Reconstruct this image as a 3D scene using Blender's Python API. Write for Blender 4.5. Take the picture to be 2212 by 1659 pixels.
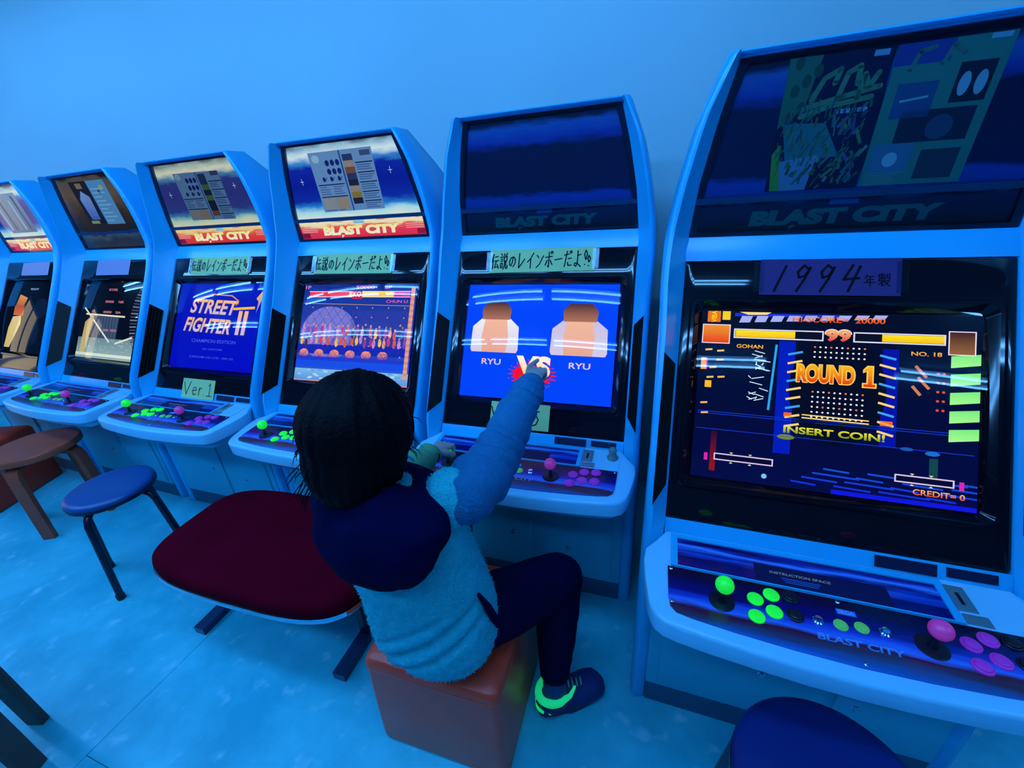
import bpy, bmesh, math, random
from mathutils import Vector, Matrix, noise
random.seed(7)
for o in list(bpy.data.objects): bpy.data.objects.remove(o)
SC = bpy.context.scene
COL = SC.collection

# ------------------------------------------------------------------ camera, world, exposure
cam_d = bpy.data.cameras.new('camera'); cam = bpy.data.objects.new('camera', cam_d); COL.objects.link(cam)
cam_d.sensor_width = 36.0; cam_d.lens = 36.0 * 906.96 / 2212.0; cam_d.clip_start = 0.02
_r = Vector((0.94417534, 0.32270538, -0.06628851)); _d = Vector((0.07714293, -0.41218705, -0.90782752)); _f = Vector((-0.32028409, 0.85203467, -0.41407128))
m = Matrix.Identity(4)
for i in range(3):
    m[i][0] = _r[i]; m[i][1] = -_d[i]; m[i][2] = -_f[i]
m.translation = Vector((-0.37771, -1.20645, 1.42982))
cam.matrix_world = m
SC.camera = cam
SC.view_settings.view_transform = 'Standard'; SC.view_settings.look = 'None'
SC.view_settings.gamma = 1.0; SC.view_settings.use_curve_mapping = False
SC.view_settings.exposure = 0.0
SC.cycles.use_denoising = True
SC.cycles.use_light_tree = False; SC.cycles.max_bounces = 6; SC.cycles.diffuse_bounces = 3; SC.cycles.glossy_bounces = 3; SC.cycles.transparent_max_bounces = 8
w = bpy.data.worlds.new('world'); SC.world = w; w.use_nodes = True
w.node_tree.nodes['Background'].inputs[0].default_value = (0.02, 0.05, 0.12, 1); w.node_tree.nodes['Background'].inputs[1].default_value = 0.3
TUBE_COL = (0.12, 0.43, 0.95); TUBE_STR = 49.0      # blue fluorescent tubes, the only lamps in the room
DOOR_COL = (1.0, 0.72, 0.38); DOOR_STR = 1.6        # warm light behind the glass door at the far end

# ------------------------------------------------------------------ helpers
def lin(r, g, b):
    f = lambda c: (c / 255.0 / 12.92) if c <= 10.3 else ((c / 255.0 + 0.055) / 1.055) ** 2.4
    return (f(r), f(g), f(b))
def interp(tab, x):
    if x <= tab[0][0]: return tab[0][1]
    for (a, va), (b, vb) in zip(tab, tab[1:]):
        if x <= b: return va + (vb - va) * (x - a) / (b - a)
    return tab[-1][1]

MATS = {}
def mat(name, col=(0.8, 0.8, 0.8), rough=0.5, metal=0.0, var=0.0, vscale=6.0, bump=0.0, bscale=60.0, spec=0.5, coat=0.0, emis=None, estr=0.0, sheen=0.0):
    if name in MATS: return MATS[name]
    M = bpy.data.materials.new(name); M.use_nodes = True; MATS[name] = M
    nt = M.node_tree; N = nt.nodes; L = nt.links; b = N['Principled BSDF']
    b.inputs['Base Color'].default_value = (*col, 1); b.inputs['Roughness'].default_value = rough
    b.inputs['Metallic'].default_value = metal; b.inputs['Specular IOR Level'].default_value = spec
    b.inputs['Coat Weight'].default_value = coat; b.inputs['Coat Roughness'].default_value = 0.08
    b.inputs['Sheen Weight'].default_value = sheen
    if emis: b.inputs['Emission Color'].default_value = (*emis, 1); b.inputs['Emission Strength'].default_value = estr
    tc = N.new('ShaderNodeTexCoord')
    nz = N.new('ShaderNodeTexNoise'); nz.inputs['Scale'].default_value = vscale; nz.inputs['Detail'].default_value = 1.5 if var else 0
    L.new(tc.outputs['Object'], nz.inputs['Vector'])
    v = max(var, 0.02)
    mx = N.new('ShaderNodeMix'); mx.data_type = 'RGBA'
    mx.inputs[6].default_value = tuple(c * (1 - v) for c in col) + (1,); mx.inputs[7].default_value = tuple(min(1, c * (1 + v)) for c in col) + (1,)
    L.new(nz.outputs['Fac'], mx.inputs[0]); L.new(mx.outputs[2], b.inputs['Base Color'])
    if bump:
        n2 = N.new('ShaderNodeTexNoise'); n2.inputs['Scale'].default_value = bscale; n2.inputs['Detail'].default_value = 1.5
        L.new(tc.outputs['Object'], n2.inputs['Vector'])
        bp = N.new('ShaderNodeBump'); bp.inputs['Strength'].default_value = bump; bp.inputs['Distance'].default_value = 0.01
        L.new(n2.outputs['Fac'], bp.inputs['Height']); L.new(bp.outputs['Normal'], b.inputs['Normal'])
    return M
def mat_glass(name, rough=0.03, ior=1.5, tint=(1, 1, 1), bump=0.0):
    M = bpy.data.materials.new(name); M.use_nodes = True; MATS[name] = M
    nt = M.node_tree; N = nt.nodes; L = nt.links; N.remove(N['Principled BSDF'])
    tr = N.new('ShaderNodeBsdfTransparent'); tr.inputs[0].default_value = (*tint, 1)
    gl = N.new('ShaderNodeBsdfGlossy'); gl.inputs['Roughness'].default_value = rough
    fr = N.new('ShaderNodeFresnel'); fr.inputs[0].default_value = ior
    mx = N.new('ShaderNodeMixShader'); L.new(fr.outputs[0], mx.inputs[0]); L.new(tr.outputs[0], mx.inputs[1]); L.new(gl.outputs[0], mx.inputs[2])
    if bump:
        nz = N.new('ShaderNodeTexNoise'); nz.inputs['Scale'].default_value = 5
        bp = N.new('ShaderNodeBump'); bp.inputs['Strength'].default_value = bump; L.new(nz.outputs['Fac'], bp.inputs['Height'])
        L.new(bp.outputs[0], gl.inputs['Normal']); L.new(bp.outputs[0], fr.inputs['Normal'])
    L.new(mx.outputs[0], N['Material Output'].inputs[0]); return M
def mat_attr(name, emit=None, rough=0.5, spec=0.4, gain=1.0):
    M = bpy.data.materials.new(name); M.use_nodes = True; MATS[name] = M
    nt = M.node_tree; N = nt.nodes; L = nt.links
    at = N.new('ShaderNodeAttribute'); at.attribute_name = 'Col'
    if emit is not None:
        N.remove(N['Principled BSDF']); e = N.new('ShaderNodeEmission'); e.inputs[1].default_value = emit
        L.new(at.outputs['Color'], e.inputs[0]); L.new(e.outputs[0], N['Material Output'].inputs[0])
    else:
        b = N['Principled BSDF']; b.inputs['Roughness'].default_value = rough; b.inputs['Specular IOR Level'].default_value = spec
        L.new(at.outputs['Color'], b.inputs['Base Color'])
    return M
def ramp_mat(name, stops, axis=1, lo=0.0, hi=1.0, dist=0.05, nsc=(3, 14, 1), emit=None, rough=0.4, fine=0.0):
    """printed artwork: colour runs along one object axis, its edges ragged by stretched noise"""
    M = bpy.data.materials.new(name); M.use_nodes = True; MATS[name] = M
    nt = M.node_tree; N = nt.nodes; L = nt.links; b = N['Principled BSDF']
    tc = N.new('ShaderNodeTexCoord'); sp = N.new('ShaderNodeSeparateXYZ'); L.new(tc.outputs['Object'], sp.inputs[0])
    mp = N.new('ShaderNodeMapping'); mp.inputs['Scale'].default_value = nsc; L.new(tc.outputs['Object'], mp.inputs[0])
    nz = N.new('ShaderNodeTexNoise'); nz.inputs['Scale'].default_value = 3.0; nz.inputs['Detail'].default_value = 6; L.new(mp.outputs[0], nz.inputs[0])
    ma = N.new('ShaderNodeMath'); ma.operation = 'MULTIPLY_ADD'; L.new(nz.outputs['Fac'], ma.inputs[0]); ma.inputs[1].default_value = dist; L.new(sp.outputs[axis], ma.inputs[2])
    mr = N.new('ShaderNodeMapRange'); L.new(ma.outputs[0], mr.inputs[0]); mr.inputs[1].default_value = lo + dist * 0.5; mr.inputs[2].default_value = hi + dist * 0.5
    cr = N.new('ShaderNodeValToRGB'); L.new(mr.outputs[0], cr.inputs[0])
    el = cr.color_ramp.elements
    while len(el) < len(stops): el.new(0.5)
    for e, (p, c) in zip(el, stops): e.position = p; e.color = (*c, 1)
    if emit is not None:
        N.remove(b); em = N.new('ShaderNodeEmission'); em.inputs[1].default_value = emit; L.new(cr.outputs[0], em.inputs[0]); L.new(em.outputs[0], N['Material Output'].inputs[0])
    else:
        b.inputs['Roughness'].default_value = rough; L.new(cr.outputs[0], b.inputs['Base Color'])
    return M

def link(name, me, material, parent=None, loc=(0, 0, 0), rot=(0, 0, 0), label=None):
    o = bpy.data.objects.new(name, me); COL.objects.link(o)
    if material and not me.materials: me.materials.append(material)
    elif material and me.materials[0] is not material:      # mesh shared between colours
        o.material_slots[0].link = 'OBJECT'; o.material_slots[0].material = material
    o.parent = parent; o.location = loc; o.rotation_euler = rot
    if label: o['label'] = label
    return o
def tag(o, label, cat, group=None):
    o['label'] = label; o['category'] = cat
    if group: o['group'] = group
    return o
def thing(name, label, cat, loc=(0, 0, 0), rz=0, group=None):
    o = bpy.data.objects.new(name, None); COL.objects.link(o); o.location = loc; o.rotation_euler = (0, 0, rz); o.empty_display_size = 0.1
    return tag(o, label, cat, group)
def structure(o): o['kind'] = 'structure'; return o

def finish(bm, name='m', smooth=True, ang=35, bevel=0.0, seg=2):
    if bevel:
        es = [e for e in bm.edges if len(e.link_faces) == 2 and e.calc_face_angle(0) > math.radians(30)]
        bmesh.ops.bevel(bm, geom=es, offset=bevel, segments=seg, profile=0.5, affect='EDGES', clamp_overlap=True)
    bmesh.ops.recalc_face_normals(bm, faces=bm.faces)
    me = bpy.data.meshes.new(name); bm.to_mesh(me); bm.free()
    if smooth:
        me.shade_smooth(); me.set_sharp_from_angle(angle=math.radians(ang))
    return me
def box(bm, x0, x1, y0, y1, z0, z1):
    v = [bm.verts.new(p) for p in ((x0, y0, z0), (x1, y0, z0), (x1, y1, z0), (x0, y1, z0), (x0, y0, z1), (x1, y0, z1), (x1, y1, z1), (x0, y1, z1))]
    for f in ((3, 2, 1, 0), (4, 5, 6, 7), (0, 1, 5, 4), (1, 2, 6, 5), (2, 3, 7, 6), (3, 0, 4, 7)): bm.faces.new([v[i] for i in f])
def boxm(x0, x1, y0, y1, z0, z1, bevel=0.0, seg=2):
    bm = bmesh.new(); box(bm, x0, x1, y0, y1, z0, z1); return finish(bm, bevel=bevel, seg=seg)
def loft(bm, rings, closed=True, cap0=True, cap1=True):
    vs = [[bm.verts.new(p) for p in r] for r in rings]
    n = len(vs[0])
    for a, b in zip(vs, vs[1:]):
        for i in range(n if closed else n - 1):
            j = (i + 1) % n
            try: bm.faces.new((a[i], a[j], b[j], b[i]))
            except ValueError: pass
    if closed and cap0: bm.faces.new(vs[0][::-1])
    if closed and cap1: bm.faces.new(vs[-1])
    return vs
def lathe(bm, prof, n=24, c=(0, 0, 0)):
    rings = [[(c[0] + r * math.cos(2 * math.pi * i / n), c[1] + r * math.sin(2 * math.pi * i / n), c[2] + z) for i in range(n)] for r, z in prof]
    loft(bm, rings, True, True, True)
def lathem(prof, n=24, ang=35): 
    bm = bmesh.new(); lathe(bm, prof, n); return finish(bm, ang=ang)
def frame_along(t):
    t = t.normalized(); a = Vector((0, 0, 1)) if abs(t.z) < 0.9 else Vector((1, 0, 0))
    s = t.cross(a).normalized(); return s, s.cross(t).normalized()
def tube(bm, pts, rad, n=12, ends=True, flat=None):
    """closed tube through pts with a radius each; rounded ends; flat=(a,b) scales the section"""
    pts = [Vector(p) for p in pts]; rad = list(rad) if hasattr(rad, '__len__') else [rad] * len(pts)
    rings = []; up = None
    P = []; R = []
    t0 = (pts[1] - pts[0]).normalized(); t1 = (pts[-1] - pts[-2]).normalized()
    if ends:
        for a in (80, 50, 22): P.append(pts[0] - t0 * rad[0] * math.sin(math.radians(a))); R.append(rad[0] * math.cos(math.radians(a)))
    P += pts; R += rad
    if ends:
        for a in (22, 50, 80): P.append(pts[-1] + t1 * rad[-1] * math.sin(math.radians(a))); R.append(rad[-1] * math.cos(math.radians(a)))
    s = None
    for i, p in enumerate(P):
        t = (P[min(i + 1, len(P) - 1)] - P[max(i - 1, 0)]).normalized()
        if s is None: s, u = frame_along(t)
        else:
            s = (s - t * s.dot(t)).normalized(); u = s.cross(t).normalized()
        fa, fb = flat or (1, 1)
        rings.append([tuple(p + s * (R[i] * fa * math.cos(2 * math.pi * k / n)) + u * (R[i] * fb * math.sin(2 * math.pi * k / n))) for k in range(n)])
    loft(bm, rings)
def ellip(bm, c, r, M3=None, n=20, m_=12):
    c = Vector(c); rings = []
    for j in range(1, m_):
        a = math.pi * j / m_; ring = []
        for i in range(n):
            b = 2 * math.pi * i / n
            p = Vector((r[0] * math.sin(a) * math.cos(b), r[1] * math.sin(a) * math.sin(b), -r[2] * math.cos(a)))
            if M3: p = M3 @ p
            ring.append(tuple(c + p))
        rings.append(ring)
    loft(bm, rings)
def rrect(hx, y0, y1, r, n=5):
    """rounded rectangle outline, counter-clockwise"""
    pts = []
    for cx, cy, a0 in ((hx - r, y0 + r, -90), (hx - r, y1 - r, 0), (-hx + r, y1 - r, 90), (-hx + r, y0 + r, 180)):
        for k in range(n + 1):
            a = math.radians(a0 + 90 * k / n); pts.append((cx + r * math.cos(a), cy + r * math.sin(a)))
    return pts
def displace(me, fn):
    nrm = [v.normal.copy() for v in me.vertices]; new = []
    for v, n in zip(me.vertices, nrm): new += list(fn(v.co, n))
    me.vertices.foreach_set('co', new); me.update()
def remesh(bm, voxel, smooth=6, name='m', factor=0.5):
    me = bpy.data.meshes.new('tmp'); bmesh.ops.recalc_face_normals(bm, faces=bm.faces); bm.to_mesh(me); bm.free()
    ob = bpy.data.objects.new('tmp', me); COL.objects.link(ob)
    md = ob.modifiers.new('r', 'REMESH'); md.mode = 'VOXEL'; md.voxel_size = voxel
    if smooth:
        s = ob.modifiers.new('s', 'SMOOTH'); s.factor = factor; s.iterations = smooth
    dg = bpy.context.evaluated_depsgraph_get()
    out = bpy.data.meshes.new_from_object(ob.evaluated_get(dg)); out.name = name
    bpy.data.objects.remove(ob); bpy.data.meshes.remove(me)
    out.shade_smooth(); return out

# ------------------------------------------------------------------ flat print: coloured shapes and lettering, each a thin layer
TXT = {}
def text_polys(s, bold=0.0):
    k = (s, bold)
    if k in TXT: return TXT[k]
    cu = bpy.data.curves.new('t', 'FONT'); cu.body = s; cu.size = 1.0; cu.align_x = 'CENTER'; cu.align_y = 'CENTER'; cu.offset = bold; cu.resolution_u = 4
    ob = bpy.data.objects.new('t', cu); COL.objects.link(ob)
    me = ob.evaluated_get(bpy.context.evaluated_depsgraph_get()).to_mesh()
    vs = [(v.co.x, v.co.y) for v in me.vertices]; ps = [[vs[i] for i in p.vertices] for p in me.polygons]
    bpy.data.objects.remove(ob); bpy.data.curves.remove(cu)
    xs = [v[0] for v in vs] or [0]; ys = [v[1] for v in vs] or [0]
    TXT[k] = (ps, min(xs), max(xs), min(ys), max(ys)); return TXT[k]
def clip_poly(pts, cs, box_):
    for ax, lim, sg in ((0, box_[0], 1), (0, box_[2], -1), (1, box_[1], 1), (1, box_[3], -1)):
        op, oc = [], []
        for i in range(len(pts)):
            a, b, ca, cb = pts[i - 1], pts[i], cs[i - 1], cs[i]; da, db = (a[ax] - lim) * sg, (b[ax] - lim) * sg
            if da * db < 0:
                t = da / (da - db); op.append((a[0] + (b[0] - a[0]) * t, a[1] + (b[1] - a[1]) * t)); oc.append(tuple(p + (q - p) * t for p, q in zip(ca, cb)))
            if db >= 0: op.append(b); oc.append(cb)
        pts, cs = op, oc
        if len(pts) < 3: return [], []
    return pts, cs
class Print:
    def __init__(s): s.p = []
    def poly(s, pts, col, layer=0, col2=None):
        vs = [p[1] for p in pts]; lo, hi = min(vs), max(vs)
        cs = [tuple(a + (b - a) * ((v - lo) / (hi - lo + 1e-9)) for a, b in zip(col, col2 or col)) for v in vs]
        s.p.append((pts, cs, layer))
    def rect(s, u0, v0, u1, v1, col, layer=0, col2=None): s.poly([(u0, v0), (u1, v0), (u1, v1), (u0, v1)], col, layer, col2)
    def frame(s, u0, v0, u1, v1, t, col, layer=0):
        s.rect(u0, v0, u1, v0 + t, col, layer); s.rect(u0, v1 - t, u1, v1, col, layer); s.rect(u0, v0 + t, u0 + t, v1 - t, col, layer); s.rect(u1 - t, v0 + t, u1, v1 - t, col, layer)
    def ell(s, cu, cv, ru, rv, col, layer=0, n=16, col2=None): s.poly([(cu + ru * math.cos(2 * math.pi * i / n), cv + rv * math.sin(2 * math.pi * i / n)) for i in range(n)], col, layer, col2)
    def line(s, a, b, t, col, layer=0):
        dx, dy = b[0] - a[0], b[1] - a[1]; l = math.hypot(dx, dy) or 1e-6; nx, ny = -dy / l * t / 2, dx / l * t / 2
        s.poly([(a[0] - nx, a[1] - ny), (b[0] - nx, b[1] - ny), (b[0] + nx, b[1] + ny), (a[0] + nx, a[1] + ny)], col, layer)
    def stroke(s, pts, t, col, layer=0):
        for a, b in zip(pts, pts[1:]): s.line(a, b, t, col, layer)
        for a in pts: s.ell(a[0], a[1], t / 2, t / 2, col, layer, 8)
    def text(s, t, u, v, wd, ht, col, layer=0, col2=None, bold=0.0, shear=0.0, rot=0.0):
        ps, x0, x1, y0, y1 = text_polys(t, bold); kx, ky = wd / (x1 - x0), ht / (y1 - y0); mx, my = (x0 + x1) / 2, (y0 + y1) / 2
        c, sn = math.cos(rot), math.sin(rot)
        for q in ps:
            pts = []; cs = []
            for x, y in q:
                a, b = (x - mx) * kx, (y - my) * ky; f = b / ht + 0.5
                a += b * shear; pts.append((u + a * c - b * sn, v + a * sn + b * c))
                cs.append(tuple(p + (r - p) * f for p, r in zip(col, col2 or col)))
            s.p.append((pts, cs, layer))
    def mesh(s, name='print', step=0.00025, base=0.0, clip=None):
        vs = []; fs = []; cc = []
        for pts, cs, ly in s.p:
            if clip: pts, cs = clip_poly(pts, cs, clip)
            if len(pts) < 3: continue
            i0 = len(vs); vs += [(p[0], p[1], base + ly * step) for p in pts]; fs.append(range(i0, i0 + len(pts))); cc += cs
        me = bpy.data.meshes.new(name); me.from_pydata(vs, [], fs)
        at = me.color_attributes.new('Col', 'FLOAT_COLOR', 'CORNER')
        flat = []
        for c in cc: flat += [c[0], c[1], c[2], 1.0]
        at.data.foreach_set('color', flat); return me
# handwriting, stroke by stroke in a unit box
HW = {
 'den': [[(.3,.95),(.05,.5)],[(.2,.7),(.2,.05)],[(.45,.78),(.85,.82)],[(.38,.52),(.98,.56)],[(.65,.52),(.45,.12),(.9,.18)],[(.8,.32),(.98,.06)]],
 'setsu': [[(.1,.97),(.25,.88)],[(.02,.75),(.4,.78)],[(.08,.62),(.34,.64)],[(.08,.5),(.34,.52)],[(.08,.38),(.32,.38),(.3,.1),(.08,.1),(.08,.38)],[(.52,.97),(.58,.84)],[(.9,1.0),(.78,.84)],[(.52,.76),(.9,.79),(.88,.52),(.54,.5),(.52,.76)],[(.62,.5),(.58,.2),(.42,.0)],[(.76,.5),(.76,.12),(.84,.04),(.99,.08),(.99,.25)]],
 'no': [[(.55,.72),(.45,.4),(.3,.2),(.12,.28),(.1,.5),(.28,.7),(.58,.76),(.85,.6),(.85,.35),(.6,.14)]],
 're': [[(.2,.95),(.15,.05),(.5,.28),(.9,.6)]],
 'i': [[(.85,.95),(.5,.62),(.1,.4)],[(.52,.64),(.5,.02)]],
 'n': [[(.12,.8),(.35,.65)],[(.1,.05),(.5,.25),(.95,.75)]],
 'bo': [[(.05,.65),(.9,.7)],[(.48,.95),(.48,.05),(.36,.14)],[(.28,.48),(.05,.18)],[(.65,.48),(.92,.2)],[(.72,1.0),(.78,.86)],[(.9,1.02),(.96,.9)]],
 'bar': [[(.05,.48),(.95,.55)]],
 'da': [[(.05,.75),(.62,.8)],[(.38,.98),(.1,.05)],[(.52,.52),(.9,.56)],[(.48,.3),(.55,.12),(.95,.14)],[(.74,.98),(.8,.84)],[(.9,1.0),(.96,.88)]],
 'yo': [[(.5,.7),(.88,.76)],[(.52,.98),(.5,.25),(.35,.06),(.15,.12),(.2,.26),(.5,.24),(.9,.04)]],
 'bang': [[(.3,.45),(.15,.75),(.3,1.0),(.5,.78),(.36,.45),(.3,.45)],[(.2,.15),(.26,.15)],[(.7,.3),(.58,.5),(.7,.68),(.9,.5),(.78,.3),(.7,.3)],[(.66,.08),(.72,.08)]],
 '1': [[(.75,.98),(.25,.0)]],
 '9': [[(.85,.85),(.5,1.0),(.2,.75),(.35,.52),(.7,.6),(.9,.92),(.7,.45),(.4,.0)]],
 '4': [[(.45,1.0),(.15,.45),(.95,.5)],[(.85,.95),(.55,.0)]],
 'nen': [[(.3,.97),(.1,.65)],[(.25,.8),(.85,.82)],[(.3,.56),(.8,.57)],[(.3,.56),(.3,.32)],[(.02,.32),(.98,.33)],[(.55,.8),(.55,.0)]],
 'sei': [[(.15,.95),(.08,.8)],[(.1,.88),(.6,.9)],[(.05,.74),(.62,.76)],[(.34,1.0),(.34,.5)],[(.14,.62),(.56,.63),(.55,.52)],[(.14,.62),(.14,.5)],[(.74,.92),(.74,.64)],[(.92,.98),(.92,.56),(.84,.6)],[(.05,.42),(.95,.44)],[(.5,.42),(.1,.14)],[(.35,.3),(.35,.04),(.52,.12)],[(.5,.36),(.95,.02)],[(.85,.34),(.65,.22)]],
 'V': [[(.05,.95),(.45,.02),(.9,1.0)]],
 'e': [[(.1,.32),(.85,.4),(.7,.6),(.3,.55),(.12,.25),(.35,.02),(.85,.1)]],
 'r': [[(.2,.6),(.25,.02)],[(.24,.35),(.5,.58),(.85,.58)]],
 '.': [[(.4,.03),(.5,.03)]],
 'I': [[(.3,.8),(.55,.98),(.5,.05)],[(.1,.03),(.95,.05)]],
 '5': [[(.45,1.0),(.3,.55),(.65,.62),(.9,.38),(.7,.08),(.35,.02)],[(.45,.85),(.95,.84)]],
}
def handwrite(P, keys, u0, v0, adv, ht, t, col, layer=1, slant=0.0, wd=0.86):
    u = u0
    for k in keys:
        if isinstance(k, tuple): k, a, h = k
        else: a, h = adv, ht
        for st in HW[k]: P.stroke([(u + (x * wd + slant * y) * a, v0 + y * h) for x, y in st], t, col, layer)
        u += a

# ------------------------------------------------------------------ materials
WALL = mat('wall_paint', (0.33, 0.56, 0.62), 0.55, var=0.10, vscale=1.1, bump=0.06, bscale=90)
CEIL = mat('ceiling_paint', (0.14, 0.26, 0.32), 0.8, var=0.03)
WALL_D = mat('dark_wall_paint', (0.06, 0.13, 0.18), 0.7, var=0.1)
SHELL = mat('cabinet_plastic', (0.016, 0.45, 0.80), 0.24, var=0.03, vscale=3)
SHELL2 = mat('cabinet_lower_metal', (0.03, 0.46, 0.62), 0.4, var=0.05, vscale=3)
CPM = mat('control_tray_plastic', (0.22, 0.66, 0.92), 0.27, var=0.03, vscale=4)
BLACK = mat('bezel_black_plastic', (0.004, 0.005, 0.010), 0.05, var=0.1, spec=0.4)
GRILLE = mat('grille_black', (0.006, 0.008, 0.012), 0.6, bump=0.3, bscale=900)
RUBBER = mat('gasket_dark', (0.012, 0.03, 0.09), 0.25)
KICK = mat('kick_base_dark', (0.008, 0.11, 0.20), 0.55, var=0.2)
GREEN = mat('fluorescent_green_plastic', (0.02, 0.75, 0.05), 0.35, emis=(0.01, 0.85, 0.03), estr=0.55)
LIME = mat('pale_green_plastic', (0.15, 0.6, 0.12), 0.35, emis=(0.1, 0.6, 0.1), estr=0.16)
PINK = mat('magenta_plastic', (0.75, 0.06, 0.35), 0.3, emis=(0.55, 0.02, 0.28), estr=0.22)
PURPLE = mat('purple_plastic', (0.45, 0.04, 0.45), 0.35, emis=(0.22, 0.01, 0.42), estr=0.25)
BBLACK = mat('black_button_plastic', (0.006, 0.008, 0.02), 0.3)
CHROME = mat('chrome', (0.6, 0.75, 0.9), 0.12, metal=1.0)
STEEL = mat('dull_steel', (0.22, 0.36, 0.42), 0.35, metal=0.6)
DARKLBL = mat('dark_label', (0.008, 0.012, 0.05), 0.3)
GLASS = mat_glass('crt_glass', 0.0, 1.42)
ACRYL = mat_glass('acrylic_cover', 0.10, 1.35, (0.88, 0.93, 0.97), bump=0.05)
SCREEN = mat_attr('screen_light', emit=1.0)
LITPRINT = mat_attr('backlit_print', emit=0.95)
PRINT = mat_attr('ink_print', rough=0.55)
PAPER = mat_attr('marker_on_paper', rough=0.8, spec=0.2)
OVER = ramp_mat('panel_artwork', [(0.0, lin(40, 110, 210)), (0.13, lin(30, 90, 160)), (0.24, lin(60, 60, 90)), (0.34, lin(90, 16, 50)), (0.42, lin(60, 120, 230)), (0.52, lin(30, 60, 190)), (0.62, lin(8, 10, 110)), (0.85, lin(5, 5, 60)), (1.0, lin(2, 3, 30))], 1, -0.60, -0.455, 0.035, (2.2, 22, 1), rough=0.22)
INSTR = ramp_mat('instruction_artwork', [(0.0, lin(8, 20, 110)), (0.3, lin(6, 14, 90)), (0.5, lin(30, 80, 200)), (0.6, lin(10, 20, 110)), (0.75, lin(80, 150, 250)), (0.85, lin(20, 50, 160)), (1.0, lin(4, 10, 70))], 1, -0.45, -0.37, 0.05, (1.5, 18, 1), rough=0.15)
_lit = [(0.0, lin(225, 40, 70)), (0.10, lin(238, 60, 90)), (0.145, lin(240, 100, 90)), (0.165, lin(250, 225, 170)), (0.20, lin(246, 240, 205)), (0.215, lin(230, 110, 100)), (0.235, lin(225, 235, 225)), (0.31, lin(170, 225, 235)), (0.37, lin(40, 130, 215)), (0.43, lin(14, 44, 165)), (0.60, lin(10, 30, 150)), (0.76, lin(14, 40, 160)), (0.82, lin(60, 140, 215)), (0.88, lin(215, 235, 240)), (0.95, lin(150, 190, 215)), (1.0, lin(10, 30, 60))]
MQ_LIT = ramp_mat('header_art_backlit', _lit, 1, 0.0, 0.362, 0.045, (4.0, 11, 1), emit=0.95)
MQ_WARM = ramp_mat('header_art_backlit_warm', [(p, (min(1, c[0] * 1.05 + .02), c[1] * 0.85 + .02, c[2] * 0.62)) for p, c in _lit], 1, 0.0, 0.362, 0.045, (4.0, 11, 1), emit=0.85)
MQ_OFF = ramp_mat('header_art_unlit', [(p, (c[0] * 0.05, c[1] * 0.20, c[2] * 0.30)) for p, c in _lit[:1]] + [(0.1, (0.0064, 0.0190, 0.0950)), (0.19, (0.0096, 0.0285, 0.1330)), (0.21, (0.0320, 0.1710, 0.4180)), (0.24, (0.0160, 0.0950, 0.5700)), (0.32, (0.0192, 0.1140, 0.6840)), (0.36, (0.0064, 0.0228, 0.1330)), (0.74, (0.0048, 0.0190, 0.1140)), (0.80, (0.0160, 0.0950, 0.6460)), (0.9, (0.0320, 0.2280, 0.7220)), (0.95, (0.0048, 0.0190, 0.0950)), (1.0, (0.0032, 0.0114, 0.0570))], 1, 0.0, 0.362, 0.045, (4.0, 11, 1), rough=0.5)
MQ_BROWN = ramp_mat('header_art_brown', [(0.0, lin(60, 66, 80)), (0.12, lin(40, 60, 90)), (0.2, lin(70, 95, 125)), (0.24, lin(30, 36, 48)), (0.5, lin(62, 52, 48)), (0.75, lin(110, 96, 82)), (0.95, lin(96, 90, 84)), (1.0, lin(20, 30, 40))], 1, 0.0, 0.362, 0.12, (3.0, 3, 1), emit=0.6)

# ------------------------------------------------------------------ the room
ROOM = (-7.2, 3.2, -4.6, 0.70, 2.75)   # x0 x1 y0 y1 height
x0, x1, y0, y1, H = ROOM
def floor_mat():
    M = mat('vinyl_floor', (0.06, 0.50, 0.62), 0.38)
    nt = M.node_tree; N = nt.nodes; L = nt.links; b = N['Principled BSDF']
    tc = N.new('ShaderNodeTexCoord')
    n1 = N.new('ShaderNodeTexNoise'); n1.inputs['Scale'].default_value = 3.2; n1.inputs['Detail'].default_value = 5; n1.inputs['Roughness'].default_value = 0.62; L.new(tc.outputs['Object'], n1.inputs[0])
    n2 = N.new('ShaderNodeTexNoise'); n2.inputs['Scale'].default_value = 14; n2.inputs['Detail'].default_value = 5; L.new(tc.outputs['Object'], n2.inputs[0])
    r1 = N.new('ShaderNodeValToRGB'); L.new(n1.outputs[0], r1.inputs[0])
    r1.color_ramp.elements[0].position = 0.38; r1.color_ramp.elements[0].color = (0.010, 0.42, 0.52, 1)
    r1.color_ramp.elements[1].position = 0.66; r1.color_ramp.elements[1].color = (0.07, 0.58, 0.68, 1)
    r2 = N.new('ShaderNodeValToRGB'); L.new(n2.outputs[0], r2.inputs[0]); r2.color_ramp.elements[0].position = 0.60; r2.color_ramp.elements[1].position = 0.80
    mx = N.new('ShaderNodeMix'); mx.data_type = 'RGBA'; L.new(r2.outputs[0], mx.inputs[0]); L.new(r1.outputs[0], mx.inputs[6]); mx.inputs[7].default_value = (0.30, 0.66, 0.78, 1)
    L.new(mx.outputs[2], b.inputs['Base Color'])
    bp = N.new('ShaderNodeBump'); bp.inputs['Strength'].default_value = 0.05; L.new(n2.outputs[0], bp.inputs['Height']); L.new(bp.outputs[0], b.inputs['Normal'])
    return M
FLOOR = floor_mat()
fl = structure(link('floor', boxm(x0 - .1, x1 + .1, y0 - .1, y1 + .1, -0.12, -0.004), mat('floor_screed', (0.02, 0.08, 0.12), 0.8)))
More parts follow.
